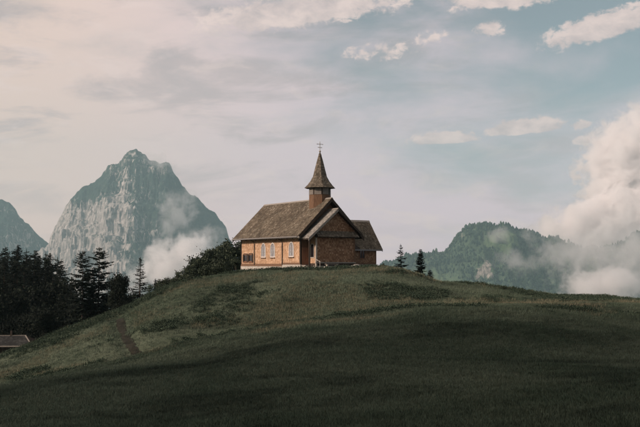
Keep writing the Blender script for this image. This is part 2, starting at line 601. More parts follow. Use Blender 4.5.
link('path', mesh_np('path', np.column_stack([PV, PZ]), PF, True), None, M_earth, kind='structure',
     label='short brown dirt track worn into the grassy slope', category='path')


# ------------------------------------------------------------------ far mountains
def mountain_mat(name, rock_a, rock_b, veg_a, veg_b, sc):
    m, g = new_mat(name)
    pos = g.n('ShaderNodeNewGeometry').outputs['Position']
    rk = g.n('ShaderNodeAttribute', attribute_name='rock').outputs['Fac']
    st = g.noise(g.mapping(pos, scale=(1, 1, 0.32)), 0.036 * sc, 8.0, 0.75, 0.5)
    led = g.noise(g.mapping(pos, rot=(0, 0.35, 0), scale=(0.35, 0.35, 1.3)), 0.016 * sc, 7.0, 0.7, 0.8)
    fine = g.noise(pos, 0.05 * sc, 6.0, 0.7)
    rock = g.mix(g.ramp(st, 0.36, 0.62), rock_a, rock_b)
    rock = g.mix(g.ramp(led, 0.54, 0.66, 0.0, 0.55), rock, veg_b)
    veg = g.mix(g.ramp(fine, 0.35, 0.65), veg_a, veg_b)
    veg = g.mix(g.ramp(led, 0.60, 0.74, 0.0, 0.5), veg, rock_a)
    op = g.n('ShaderNodeAttribute', attribute_name='meadow').outputs['Fac']
    veg = g.mix(g.ramp(op, 0.2, 0.5), veg, g.mix(g.ramp(fine, 0.3, 0.7), (0.085, 0.135, 0.065), (0.135, 0.190, 0.100)))
    f = g.ramp(g.m('ADD', rk, g.m('MULTIPLY', g.m('SUBTRACT', st, 0.5), 1.9)), 0.34, 0.64)
    bump = g.m('ADD', g.m('MULTIPLY', st, 30.0 / sc), g.m('ADD', g.m('MULTIPLY', led, 26.0 / sc), g.m('MULTIPLY', fine, 16.0 / sc)))
    return finish(m, g, g.mix(f, veg, rock), 0.95, bump, 0.8, 1.0, 0.1)


def massif(name, sil, Yr, depth, px0, px1, step, mat, amp, rock_fn, seed, back=500, slope=1.0, base=-430, **props):
    """a ridge whose crest stands at distance Yr with a steep broken front; the crest line sil is given as (px, py)"""
    spx = [p[0] for p in sil]; spy = [p[1] for p in sil]
    xs = np.arange((px0 - 320) / F * Yr, (px1 - 320) / F * Yr, step)
    ys = np.concatenate([np.arange(Yr - depth, Yr, step * 1.15), np.arange(Yr, Yr + back, step * 4)])
    def zf(X, Y):
        cx = X + 60 * fbm(X / 420, Y / 420, seed + 3, 3)
        pxq = 320 + F * X / np.minimum(Y, Yr)
        crest = tz(np.interp(pxq, spx, spy)) * Yr
        crest = crest + (26.0 / step) * step * fbm(pxq * Yr / F / (step * 9), Y * 0, seed + 1, 4, 0.65)
        yr = Yr - 160 * (fbm(X / 520, X * 0, seed + 9, 2) + 0.3) * (depth / 1500)
        d = yr - Y
        H = crest - base
        front = np.clip(d / depth * slope, 0, 1)
        prof = front ** 0.92
        gul = ridged(cx / 330, (Y + 0.5 * X) / 520, seed, 6, 0.55) - 0.45
        gul2 = ridged((cx - 0.4 * Y) / 120, (Y + 0.6 * X) / 170, seed + 40, 4, 0.55) - 0.45
        k = np.clip(d / 160, 0, 1)
        gul4 = ridged((cx + 0.12 * Y) / 75, Y / 520, seed + 120, 4, 0.6) - 0.45
        gul3 = ridged((cx + 0.3 * Y) / 46, (Y - 0.3 * X) / 60, seed + 80, 3, 0.6) - 0.45
        z = crest - H * prof + k * amp * (gul * 1.05 + gul2 * 0.55 + gul3 * 0.20 + gul4 * 0.22)
        led = 0.55 * amp / 3.0
        z = z + k * led * np.sin(z / (amp * 0.30) + 3.0 * fbm(X / 260, Y / 260, seed + 60, 3) + X * 0.004)
        z = z + k * led * 0.42 * np.sin(z / (amp * 0.085) + 4.0 * fbm(X / 130, Y / 130, seed + 66, 3) - X * 0.006)
        zb = crest - np.maximum(-d, 0) * 0.9
        return np.where(d < 0, np.minimum(zb, crest), np.minimum(z, crest * np.where(crest > 0, np.minimum(Y / Yr, 1), 1) - 0.05 * np.maximum(d, 0)))
    me, V = grid_mesh(name, xs, ys, zf)
    nx, ny = len(xs), len(ys)
    Z = V[:, 2].reshape(ny, nx)
    gy, gx = np.gradient(Z, ys, xs)
    sl = np.hypot(gx, gy)
    attr(me, 'rock', rock_fn(V[:, 0], V[:, 1], V[:, 2], sl.ravel()))
    o = link(name, me, None, mat, **props)
    return o, V, sl.ravel(), zf


MY_SIL = [(-40, 300), (20, 264), (46, 246), (49, 238), (50, 232), (54, 224), (58.5, 215), (63.8, 205.5), (69, 198), (75.4, 190.5), (83, 184), (92, 180), (100.5, 175.5), (103.5, 170.5), (107, 166),
          (112, 165), (118, 163.3), (120.5, 160), (123, 156.4), (126, 153), (129.5, 150.8), (132.5, 151.3), (135.3, 149.8), (139, 152), (143.8, 154.2), (148.8, 159), (153, 160.5), (158.5, 162), (165, 163),
          (169.5, 164.5), (171, 168), (172.6, 171.5), (178, 179), (185.5, 187.5), (193, 194.5), (201, 202), (208, 208), (216.4, 215.5), (222, 221.5), (226, 228), (229, 238), (240, 256), (262, 285), (300, 310)]
M_mythen = mountain_mat('limestone_peak', (0.19, 0.175, 0.165), (0.60, 0.55, 0.52), (0.014, 0.032, 0.028), (0.042, 0.066, 0.048), 1.0)


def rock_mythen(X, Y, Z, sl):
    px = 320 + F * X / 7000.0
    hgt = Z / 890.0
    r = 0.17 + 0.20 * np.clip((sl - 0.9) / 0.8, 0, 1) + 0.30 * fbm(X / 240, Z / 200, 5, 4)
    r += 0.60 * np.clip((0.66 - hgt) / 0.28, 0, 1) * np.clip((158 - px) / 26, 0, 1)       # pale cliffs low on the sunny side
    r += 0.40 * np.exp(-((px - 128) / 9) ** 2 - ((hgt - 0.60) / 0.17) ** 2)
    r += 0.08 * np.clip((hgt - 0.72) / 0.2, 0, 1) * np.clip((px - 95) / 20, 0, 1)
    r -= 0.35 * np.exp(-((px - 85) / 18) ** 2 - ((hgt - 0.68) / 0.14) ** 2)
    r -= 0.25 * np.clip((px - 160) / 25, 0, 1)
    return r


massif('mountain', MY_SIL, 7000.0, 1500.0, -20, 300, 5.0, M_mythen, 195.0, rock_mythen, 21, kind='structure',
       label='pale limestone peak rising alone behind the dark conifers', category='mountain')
LM_SIL = [(-160, 205), (-90, 188), (-40, 192), (-10, 199), (2, 201), (10, 204.5), (14, 209), (18, 215), (26, 223), (33, 230), (40, 236), (52, 246), (70, 262), (110, 290)]
massif('mountain.001', LM_SIL, 7600.0, 1500.0, -160, 110, 9.0, M_mythen, 150.0,
       lambda X, Y, Z, sl: 0.12 + 0.2 * np.clip((sl - 1) / 0.8, 0, 1) + 0.3 * fbm(X / 240, Z / 200, 15, 4), 35, kind='structure',
       label='shadowed mountain shoulder cut by the left edge', category='mountain')

HL_SIL = [(300, 300), (360, 276), (382, 264), (395, 260), (410, 256.5), (425, 253), (437, 250.5), (446, 249), (451, 243), (456, 237), (461, 231), (466, 227.5), (472, 226),
          (480, 225), (490, 224.5), (500, 224.5), (508, 227), (518, 229), (530, 232), (545, 236), (560, 241), (580, 246), (600, 248), (620, 240), (640, 232), (680, 226), (760, 240)]
M_forest = mountain_mat('forest_slope', (0.10, 0.095, 0.09), (0.40, 0.37, 0.335), (0.042, 0.074, 0.046), (0.095, 0.140, 0.082), 1.4)


def hill_open(X, Z, Y):
    """1 where the slope is open meadow"""
    px = 320 + F * X / Y
    zz = Z / Y * F
    o = 1.1 * np.exp(-((px - 418) / 26) ** 2 - ((zz + 13) / 12) ** 2) + 0.9 * np.exp(-((px - 503) / 20) ** 2 - ((zz - 26) / 11) ** 2)
    o += 0.5 * np.exp(-((px - 455) / 12) ** 2 - ((zz + 22) / 8) ** 2)
    return o + 0.75 * fbm(X / 170, Z / 80, 91, 4)


def hill_rock(X, Z, Y):
    px = 320 + F * X / Y
    zz = Z / Y * F
    r = 1.15 * np.exp(-((px - 485) / 9) ** 2 - ((zz + 6) / 10) ** 2)
    r += 0.75 * np.exp(-((px - 464) / 4) ** 2 - ((zz - 26) / 4) ** 2) + 0.7 * np.exp(-((px - 474) / 4) ** 2 - ((zz - 33) / 2.5) ** 2)
    return r + 0.95 * fbm(X / 30, Z / 34, 95, 4)


hill_o, HV, HS, hill_z = massif('hill', HL_SIL, 5200.0, 1250.0, 300, 740, 8.0, M_forest, 90.0,
                                lambda X, Y, Z, sl: -0.2 + 1.0 * hill_rock(X, Z, Y), 52, kind='structure',
                                label='wooded green hill half wrapped in cloud on the right', category='hill')

attr(hill_o.data, 'meadow', hill_open(HV[:, 0], HV[:, 2], HV[:, 1]))
# the wood on that hill: one mass of small conifers
NT = 15000
tx = rng.uniform(HV[:, 0].min() + 30, HV[:, 0].max() - 30, NT * 2)
ty = rng.uniform(4000, 5210, NT * 2)
tzv = hill_z(tx, ty)
keep = (tzv > -260) & (hill_open(tx, tzv, ty) + rng.normal(0, 0.10, NT * 2) < 0.26) & (hill_rock(tx, tzv, ty) < 0.42)
tx, ty, tzv = tx[keep][:NT], ty[keep][:NT], tzv[keep][:NT]
hh = rng.uniform(8, 18, len(tx)) * (1 + 0.5 * (rng.random(len(tx)) < 0.12)); rr = hh * rng.uniform(0.26, 0.44, len(tx))
ang = np.arange(6) * math.pi / 3
V = []
for (fr, fz) in ((0.75, 0.0), (1.0, 0.28), (0.72, 0.66)):
    jit = rng.uniform(0.7, 1.3, (len(tx), 6))
    V.append(np.stack([tx[:, None] + rr[:, None] * fr * jit * np.cos(ang), ty[:, None] + rr[:, None] * fr * jit * np.sin(ang),
                       (tzv + hh * fz - 1)[:, None] + np.zeros((1, 6))], -1))
V = np.stack(V, 1).reshape(len(tx), 18, 3)
V = np.concatenate([V, np.stack([tx, ty, tzv + hh], -1)[:, None, :]], 1)
loc = []
for r_ in range(2):
    for k in range(6):
        a, b = r_ * 6 + k, r_ * 6 + (k + 1) % 6
        loc += [(a, b, b + 6), (a, b + 6, a + 6)]
for k in range(6):
    loc.append((12 + k, 12 + (k + 1) % 6, 18))
loc = np.array(loc)
FF = (loc[None] + 19 * np.arange(len(tx))[:, None, None]).reshape(-1, 3)
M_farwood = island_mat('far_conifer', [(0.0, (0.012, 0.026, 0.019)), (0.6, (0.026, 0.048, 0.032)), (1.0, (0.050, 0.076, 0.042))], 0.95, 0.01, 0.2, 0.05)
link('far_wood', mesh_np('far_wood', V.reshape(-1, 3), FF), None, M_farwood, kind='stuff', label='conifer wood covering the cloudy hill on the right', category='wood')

# ------------------------------------------------------------------ low cloud among the mountains, and the air itself
def mist_mat(name, dens, scale, thr, soft, amp, seed, col=(1.0, 0.985, 0.985), edge=2.0):
    m, g = new_mat(name)
    tc = g.n('ShaderNodeTexCoord')
    pos = g.n('ShaderNodeNewGeometry').outputs['Position']
    p = g.vm('ADD', pos, (seed * 913.0, seed * 377.0, seed * 151.0))
    n = g.noise(p, scale, 7.0, 0.68, 0.3)
    sh = g.m('SUBTRACT', 1.0, g.vm('LENGTH', tc.outputs['Object']), clamp=True)
    v = g.m('ADD', g.m('MULTIPLY', sh, edge), g.m('MULTIPLY', g.m('SUBTRACT', n, 0.5), amp))
    d = g.m('MULTIPLY', g.ramp(v, thr, thr + soft), g.ramp(sh, 0.0, 0.12))
    vol = g.n('ShaderNodeVolumePrincipled', {'Color': tuple(col) + (1.0,), 'Density': g.m('MULTIPLY', d, dens), 'Anisotropy': 0.25})
    g.n('ShaderNodeOutputMaterial', {'Volume': vol.outputs[0]})
    return m


def sphere_mesh(name):
    mb = MB()
    n, k = 20, 12
    rr = [(max(0.002, math.sin(math.pi * i / k)), -math.cos(math.pi * i / k)) for i in range(k + 1)]
    mb.rings(rr, n)
    me = bpy.data.meshes.new(name); me.from_pydata(mb.v, [], mb.f); me.update()
    return me


_sph = sphere_mesh('mist')


def mist(px, py, Y, rx, ry, rd, tilt, mat, label):
    me = _sph.copy(); me.materials.clear(); me.materials.append(mat)
    o = bpy.data.objects.new('mist', me); COL.objects.link(o)
    o.location = at(px, py, Y)
    o.scale = (rx / F * Y, rd, ry / F * Y)
    o.rotation_euler = (0, math.radians(-tilt), 0)
    o['kind'] = 'stuff'; o['label'] = label; o['category'] = 'mist'
    return o


MM1 = mist_mat('mist_thick', 0.022, 0.0090, 0.45, 0.9, 5.5, 1)
MM2 = mist_mat('mist_thin', 0.0065, 0.011, 0.55, 1.2, 6.0, 2)
MC1 = mist_mat('cloud_thick', 0.030, 0.0085, 0.50, 0.45, 5.2, 3, edge=2.3)
MC2 = mist_mat('cloud_thin', 0.0075, 0.0095, 0.45, 1.2, 5.5, 4)
mist(176, 268, 5700, 62, 40, 190, 12, MM1, 'bright mist pooled at the right foot of the peak')
mist(196, 246, 5800, 48, 24, 150, 28, MM2, 'thin mist tongue climbing the right flank of the peak')
mist(160, 164, 6850, 28, 15, 140, -20, MM2, 'faint wisp of mist at the summit of the peak')
mist(176, 214, 6100, 40, 30, 130, 40, MM2, 'sheer mist veil on the shadowed face of the peak')
mist(640, 165, 5900, 82, 66, 320, 38, MC1, 'tall sunlit cloud tower at the right edge')
mist(620, 224, 5700, 120, 44, 300, 14, MC1, 'cloud bank lying behind the wooded hill')
mist(624, 256, 4300, 100, 56, 200, 0, MC2, 'grey mist bank drifting down at the right edge')
mist(600, 290, 4100, 70, 34, 150, 15, MM1, 'low white mist over the meadow skyline at right')
mist(568, 252, 4500, 62, 34, 150, -25, MM2, 'mist streaming off the right shoulder of the wooded hill')
mist(520, 263, 4450, 34, 17, 100, -10, MM2, 'small mist patch in the middle of the wooded hill')
mist(500, 236, 4750, 20, 12, 80, 0, MM2, 'tiny mist wisp near the top of the wooded hill')

m_, g_ = new_mat('air')
vol_ = g_.n('ShaderNodeVolumePrincipled', {'Color': (0.53, 0.79, 0.88, 1.0), 'Density': 0.000076, 'Anisotropy': 0.1})
g_.n('ShaderNodeOutputMaterial', {'Volume': vol_.outputs[0]})
mb = MB(); mb.box(-6600, 6600, -900, 8900, -660, 1200)
hz = mb.build('haze', m_, None, kind='stuff', label='thin blue haze filling the valley air', category='haze')

# ------------------------------------------------------------------ the chapel
chapel = bpy.data.objects.new('chapel', None)
COL.objects.link(chapel)
chapel.location = (CH_X, CH_Y, CH_Z)
chapel.rotation_euler = (0, 0, CH_TH)
chapel['label'] = 'shingled wooden chapel with a slender spire on the hilltop'
chapel['category'] = 'chapel'
NW, NL = 3.905, 14.3                 # half width and length of the nave (local x right, y back, z up)
OE, OG = 0.834, 0.83
HE, HR = 3.487, 8.10
EX = NW + OE
SL = (HR - HE) / EX
TH = 0.20


def shingles(name, parent, mat, origin, uvec, vvec, vlen, bounds, course, wid, thick=0.03, jit=0.25, seed=0):
    """rows of separate overlapping shingles on a plane; bounds(v) gives the list of (u0, u1) spans of a row"""
    r = random.Random(seed)
    O, U, W = Vector(origin), Vector(uvec).normalized(), Vector(vvec).normalized()
    Nn = U.cross(W).normalized()
    vs, fs = [], []
    rows = int(math.ceil(vlen / course))
    for i in range(rows):
        v0 = i * course
        if v0 >= vlen - 0.02:
            break
        v1 = min(v0 + course * 1.35, vlen)
        for (a, b) in bounds(v0 + course * 0.4):
            u = a - r.random() * wid * 0.6
            while u < b:
                w_ = wid * (1 - jit + 2 * jit * r.random())
                x0, x1 = max(u, a), min(u + w_ - 0.008, b)
                u += w_
                if x1 - x0 < 0.02:
                    continue
                dv = (r.random() - 0.5) * course * 0.16
                t0 = thick * (0.75 + 0.6 * r.random()); t1 = 0.004
                tw = (r.random() - 0.5) * thick * 0.5
                k = len(vs)
                for (uu, vv, tt) in ((x0, v0 + dv, 0), (x1, v0 + dv, 0), (x1, v0 + dv, t0 + tw), (x0, v0 + dv, t0 - tw), (x1, v1, t1), (x0, v1, t1)):
                    vs.append(O + U * uu + W * vv + Nn * tt)
                fs += [(k, k + 1, k + 2, k + 3), (k + 3, k + 2, k + 4, k + 5), (k, k + 3, k + 5), (k + 1, k + 4, k + 2)]
    me = bpy.data.meshes.new(name)
    me.from_pydata([tuple(v) for v in vs], [], fs); me.update()
    return link(name, me, parent, mat, kind='stuff')


def minus(spans, holes):
    out = list(spans)
    for (h0, h1) in holes:
        nw = []
        for (a, b) in out:
            if h1 <= a or h0 >= b:
                nw.append((a, b))
            else:
                if h0 > a: nw.append((a, h0))
                if h1 < b: nw.append((h1, b))
        out = nw
    return out


# --- nave body
rz = lambda x: HR - SL * abs(x) - TH / math.cos(math.atan(SL))
mb = MB(); mb.prism([(-NW, -0.0), (NW, -0.0), (NW, rz(NW)), (0, rz(0)), (-NW, rz(NW))], 'y', 0.0, NL)
nave = mb.build('nave_wall', M_dark, chapel)
# left wall openings in y (local), z
LANC = [(8.55, 1.12), (6.30, 1.12), (1.95, 1.15)]       # y centre, sill height
LW, LH = 0.47, 1.62                                      # half width, height to the tip
CAS = [(13.15, 0.50), (11.82, 0.50)]


def lanc_half(t):
    """half width of a pointed arch at height fraction t"""
    if t < 0.62:
        return LW
    q = (t - 0.62) / 0.38
    return LW * math.sqrt(max(0.0, 1 - q ** 1.9)) if q < 1 else 0


def left_bounds(v):
    holes = []
    for (yc, zs) in LANC:
        if zs - 0.05 < v < zs + LH + 0.05:
            h = lanc_half(min(max((v - zs) / LH, 0), 0.999)) + 0.03
            holes.append((NL - yc - h, NL - yc + h))
    for (yc, zs) in CAS:
        if zs - 0.02 < v < zs + 0.98:
            holes.append((NL - yc - 0.56, NL - yc + 0.56))
    return minus([(0.06, NL - 0.08)], holes)


shingles('wall_shingles', nave, M_wallsh, (-NW, NL, 0.18), (0, -1, 0), (0, 0, 1), rz(NW) - 0.18, lambda v: left_bounds(v + 0.18), 0.20, 0.17, 0.04, seed=1)
# gable front of the nave, in the shade of the porch: vertical boards
mb = MB()
x = -NW + 0.02
while x < NW:
    w_ = random.uniform(0.17, 0.23)
    z1 = min(rz(x), rz(min(x + w_, NW)))
    mb.box(x, min(x + w_ - 0.012, NW), -0.028 - random.random() * 0.008, 0.0, 0.02, z1 - 0.02)
    x += w_
mb.build('gable_boards', M_brown, nave, kind='stuff')

# --- plinth and skirting
mb = MB(); mb.box(-NW - 0.06, NW + 0.06, -0.06, 4.05, -1.6, 0.16)
mb.build('plinth', M_plaster, chapel)
mb = MB(); mb.box(-NW - 0.09, NW + 0.06, 4.05, NL + 0.06, -1.9, -0.06)
mb.build('plinth', M_plaster, chapel)
mb = MB(); mb.prism([(-NW - 0.10, 0.16), (-NW - 0.02, 0.16), (-NW - 0.02, 0.36), (-NW - 0.045, 0.36)], 'y', -0.02, 4.0)
mb.build('skirting_board', M_brown, chapel)
mb = MB(); mb.prism([(-NW - 0.12, -0.06), (-NW - 0.02, -0.06), (-NW - 0.02, 0.26), (-NW - 0.045, 0.26)], 'y', 4.06, NL)
mb.build('skirting_board', M_brown, chapel)
for (x0, y0) in ((-NW, 0.0), (-NW, NL)):
    mb = MB(); mb.box(x0 - 0.055, x0 + 0.12, y0 - 0.06 if y0 == 0 else y0 - 0.12, y0 + 0.12 if y0 == 0 else y0 + 0.05, 0.17, rz(NW) + 0.1)
    mb.build('corner_post', M_dark, chapel)

# --- lancet windows
def arch_pts(yc, zs, grow=0.0, n=10):
    pts = [(yc - LW - grow, zs - grow)]
    for i in range(n + 1):
        t = 0.62 + 0.38 * i / n
        pts.append((yc - lanc_half(t) - grow * (1 - i / n), zs + LH * t + grow * (i / n) * 1.3))
    r = [(2 * yc - p[0], p[1]) for p in pts[:-1]][::-1]
    return pts + r


for (yc, zs) in LANC:
    w_ = MB()
    o_, i_ = arch_pts(yc, zs, 0.10), arch_pts(yc, zs, 0.0)
    n = len(o_)
    vs = [(-NW - 0.075, p[0], p[1]) for p in o_] + [(-NW - 0.075, p[0], p[1]) for p in i_] + [(-NW - 0.0, p[0], p[1]) for p in o_] + [(-NW + 0.0, p[0], p[1]) for p in i_]
    fs = []
    for k in range(n):
        j = (k + 1) % n
        fs += [(k, j, n + j, n + k), (k, 2 * n + k, 2 * n + j, j), (n + k, n + j, 3 * n + j, 3 * n + k)]
    w_.add(vs, fs)
    win = w_.build('lancet_window', M_white, chapel)
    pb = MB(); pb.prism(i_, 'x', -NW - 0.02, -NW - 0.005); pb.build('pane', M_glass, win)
    mu = MB(); mu.box(-NW - 0.05, -NW - 0.018, yc - 0.022, yc + 0.022, zs, zs + LH * 0.97); mu.build('mullion', M_grey, win)
    for q in (0.32, 0.63):
        mu = MB(); mu.box(-NW - 0.046, -NW - 0.018, yc - LW + 0.01, yc + LW - 0.01, zs + LH * q - 0.018, zs + LH * q + 0.018); mu.build('glazing_bar', M_grey, win)
    sb = MB(); sb.box(-NW - 0.15, -NW, yc - LW - 0.14, yc + LW + 0.14, zs - 0.19, zs - 0.102); sb.build('sill', M_brown, win)

# --- small shuttered casements near the far corner
for (yc, zs) in CAS:
    w_ = MB()
    for (a, b, c, d) in ((yc - 0.56, yc + 0.56, zs + 0.86, zs + 0.96), (yc - 0.56, yc + 0.56, zs, zs + 0.08), (yc - 0.56, yc - 0.48, zs + 0.08, zs + 0.86), (yc + 0.48, yc + 0.56, zs + 0.08, zs + 0.86)):
        w_.box(-NW - 0.07, -NW, a, b, c, d)
    win = w_.build('casement_window', M_red, chapel)
    pb = MB(); pb.box(-NW - 0.03, -NW - 0.01, yc - 0.48, yc + 0.48, zs + 0.08, zs + 0.86); pb.build('pane', M_darkglass, win)
    for s in (-1, 1):
        sh = MB()
        sh.box(-NW - 0.10, -NW - 0.072, yc + s * 0.53 - 0.14, yc + s * 0.53 + 0.14, zs - 0.03, zs + 0.98)
        for k in range(7):
            sh.box(-NW - 0.115, -NW - 0.101, yc + s * 0.53 - 0.11, yc + s * 0.53 + 0.11, zs + 0.05 + k * 0.13, zs + 0.11 + k * 0.13)
        sh.build('shutter', M_dark, win)
    sb = MB(); sb.box(-NW - 0.14, -NW, yc - 0.60, yc + 0.60, zs - 0.09, zs - 0.012); sb.build('sill', M_red, win)

# --- downpipes and gutter
for yd in (10.75, 3.95):
    mb = MB(); mb.tube([(-EX + 0.05, yd, HE - 0.22), (-NW - 0.18, yd, HE - 0.45), (-NW - 0.12, yd, HE - 0.75), (-NW - 0.12, yd, 0.1)], 0.055, 8)
    mb.build('downpipe', M_metal, chapel)


def slab_roof(name, parent, x_e, z_e, z_r, y0, y1, th, mat, side_mat, seed, course=0.22, wid=0.2, xr=None, under=M_dark, barge=0.30):
    """gable roof with ridge along y; x_e left eave distance, xr right eave distance"""
    xr = x_e if xr is None else xr
    sl = (z_r - z_e) / x_e
    zr_e = z_r - sl * xr
    t = th / math.cos(math.atan(sl))
    mb = MB(); mb.prism([(-x_e, z_e), (0, z_r), (xr, zr_e), (xr, zr_e - th), (0, z_r - t), (-x_e, z_e - th)], 'y', y0, y1)
    o = mb.build(name, under, parent)
    lenl = math.hypot(x_e, z_r - z_e); lenr = math.hypot(xr, z_r - zr_e)
    shingles('roof_shingles', o, mat, (-x_e - 0.03, y1 + 0.04, z_e - 0.03), (0, -1, 0), (x_e, 0, z_r - z_e), lenl + 0.03, lambda v: [(0, y1 - y0 + 0.08)], course, wid, 0.035, seed=seed)
    shingles('roof_shingles', o, mat, (xr + 0.03, y0 - 0.04, zr_e - 0.03), (0, 1, 0), (-xr, 0, z_r - zr_e), lenr + 0.03, lambda v: [(0, y1 - y0 + 0.08)], course, wid, 0.035, seed=seed + 1)
    for s, xe, ze in ((-1, x_e, z_e), (1, xr, zr_e)):
        for yb in (y0 - 0.035, y1 + 0.035):
            b = MB()
            b.prism([(0, z_r - 0.015), (0, z_r - 0.015 - barge), (s * xe, ze - 0.015 - barge), (s * (xe + 0.02), ze - 0.015)], 'y', yb - 0.03, yb + 0.03)
            b.build('bargeboard', side_mat, o)
    rc = MB()
    for s in (-1, 1):
        rc.add([(0, y0 - 0.05, z_r + 0.075), (0, y1 + 0.05, z_r + 0.075), (s * 0.2, y1 + 0.05, z_r + 0.075 - 0.2 * sl), (s * 0.2, y0 - 0.05, z_r + 0.075 - 0.2 * sl)], [(0, 1, 2, 3)])
    rc.build('ridge_cap', M_grey, o)
    return o


roof = slab_roof('nave_roof', chapel, EX, HE, HR, -OG, NL + OG, TH, M_roofsh, M_dark, 11, barge=0.42)
mb = MB(); mb.box(-EX - 0.10, -EX - 0.045, -OG - 0.02, NL + OG + 0.02, HE - 0.22, HE - 0.03)
mb.build('eave_board', M_gutter, roof)
mb = MB(); mb.tube([(-EX - 0.16, -OG, HE - 0.10), (-EX - 0.16, NL + OG, HE - 0.13)], 0.065, 8)
mb.build('gutter', M_gutter, roof)
mb = MB(); mb.tube([(-EX + 0.02, -OG - 0.16, HE - 0.16), (-EX + 0.02, -OG - 0.02, HE - 0.16)], 0.11, 10)
mb.build('beam_end', M_pale, roof)
for yb in np.arange(0.6, NL, 1.25):
    b = MB(); b.beam((-EX + 0.06, yb, HE - 0.29), (-NW + 0.1, yb, HE - 0.29 + SL * (OE - 0.1)), 0.12, 0.14); b.build('rafter_tail', M_dark, roof)
for s in (-1, 1):                       # purlin ends carrying the front overhang
    for xx in (1.3, 2.7, 3.9):
        b = MB(); b.box(s * xx - 0.09, s * xx + 0.09, -OG + 0.05, -0.04, rz(xx) - 0.30, rz(xx) - 0.10 - 0.09 * SL); b.build('purlin', M_dark, roof)

# --- front bay with its own lower gable
BW, BD = 2.73, 1.59
BEX, BZE, BZR, BRO, BXR = 4.204, 3.205, 6.754, 0.61, 3.5
bsl = (BZR - BZE) / BEX
brz = lambda x: BZR - bsl * abs(x) - 0.16 / math.cos(math.atan(bsl))
mb = MB(); mb.prism([(-BW, 0.0), (BW, 0.0), (BW, brz(BW)), (0, brz(0)), (-BW, brz(BW))], 'y', -BD, -0.05)
bay = mb.build('bay_wall', M_dark, chapel)
shingles('wall_shingles', bay, M_wallsh_shade, (-BW + 0.08, -BD, 0.45), (1, 0, 0), (0, 0, 1), 2.95, lambda v: [(0.0, 2 * BW - 0.16)], 0.19, 0.16, 0.04, seed=21)
shingles('wall_shingles', bay, M_wallsh_shade, (0, -BD, 4.05), (1, 0, 0), (0, 0, 1), brz(0) - 4.1,
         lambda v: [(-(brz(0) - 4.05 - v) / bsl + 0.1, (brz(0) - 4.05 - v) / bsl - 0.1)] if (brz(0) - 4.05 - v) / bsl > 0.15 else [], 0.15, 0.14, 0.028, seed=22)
AY, AZ0, AZ1, AHW = -0.80, 1.02, 2.55, 0.36


def bay_left(v):
    z = v + 0.3
    return minus([(0.06, BD - 0.10)], [(-AY - AHW - 0.02 + 0.0, -AY + AHW + 0.02)] if AZ0 < z < AZ1 - 0.05 else [])


# u runs from the back (y=0) to the front (y=-BD)
shingles('wall_shingles', bay, M_wallsh, (-BW, -0.0, 0.3), (0, -1, 0), (0, 0, 1), brz(BW) - 0.3, bay_left, 0.15, 0.14, 0.026, seed=23)
# arched opening on the porch side of the bay
pts = [(AY - AHW, AZ0), (AY + AHW, AZ0)] + [(AY + AHW * math.cos(t), AZ1 - AHW + AHW * math.sin(t)) for t in np.linspace(0, math.pi, 11)]
pto = [(AY - AHW - 0.1, AZ0 - 0.1), (AY + AHW + 0.1, AZ0 - 0.1)] + [(AY + (AHW + 0.1) * math.cos(t), AZ1 - AHW + (AHW + 0.1) * math.sin(t)) for t in np.linspace(0, math.pi, 11)]
n = len(pts)
fr = MB()
fr.add([(-BW - 0.07, *p) for p in pto] + [(-BW - 0.07, *p) for p in pts] + [(-BW, *p) for p in pto] + [(-BW, *p) for p in pts],
       [f for k in range(n) for f in ((k, (k + 1) % n, n + (k + 1) % n, n + k), (k, 2 * n + k, 2 * n + (k + 1) % n, (k + 1) % n), (n + k, n + (k + 1) % n, 3 * n + (k + 1) % n, 3 * n + k))])
aw = fr.build('arched_window', M_pale, chapel)
pb = MB(); pb.prism(pts, 'x', -BW - 0.02, -BW - 0.006); pb.build('pane', M_darkglass, aw)
for (xx, yy) in ((-BW, -BD), (BW, -BD)):
    mb = MB(); mb.box(xx - 0.09, xx + 0.09, yy - 0.06, yy + 0.10, 0.0, 3.3); mb.build('corner_board', M_pale if xx < 0 else M_brown, bay)
mb = MB(); mb.box(-BW - 0.12, BW + 0.12, -BD - 0.13, -BD + 0.0, 0.30, 0.44); mb.build('sill_beam', M_grey, bay)
mb = MB(); mb.box(-BW - 0.05, BW + 0.05, -BD - 0.05, -0.061, -1.5, 0.0); mb.build('plinth', M_plaster, bay)
M_bayroof = island_mat('grey_bay_shingle', [(0.0, (0.16, 0.15, 0.13)), (0.6, (0.25, 0.235, 0.21)), (1.0, (0.34, 0.32, 0.29))], 0.75, 1.5, 0.2)
broof = slab_roof('bay_roof', chapel, BEX, BZE, BZR, -BD - BRO, -0.06, 0.16, M_bayroof, M_dark, 31, xr=BXR)
for ch in list(broof.children):
    if ch.name.startswith('bargeboard') and ch.data.vertices[3].co.x < -1 and ch.data.vertices[3].co.y < -1:
        ch.data.materials.clear(); ch.data.materials.append(M_grey)
mb = MB(); mb.prism([(-BD, 4.12), (-BD - 0.72, 3.42), (-BD - 0.72, 3.32), (-BD, 3.36)], 'x', -BW - 0.18, BW + 0.22)
pent = mb.build('pent_roof', M_dark, chapel)
pl_ = math.hypot(0.72, 0.70)
shingles('roof_shingles', pent, M_spiresh, (-BW - 0.2, -BD - 0.74, 3.40), (1, 0, 0), (0, 0.72, 0.70), pl_, lambda v: [(0, 2 * BW + 0.44)], 0.2, 0.2, 0.03, seed=41)

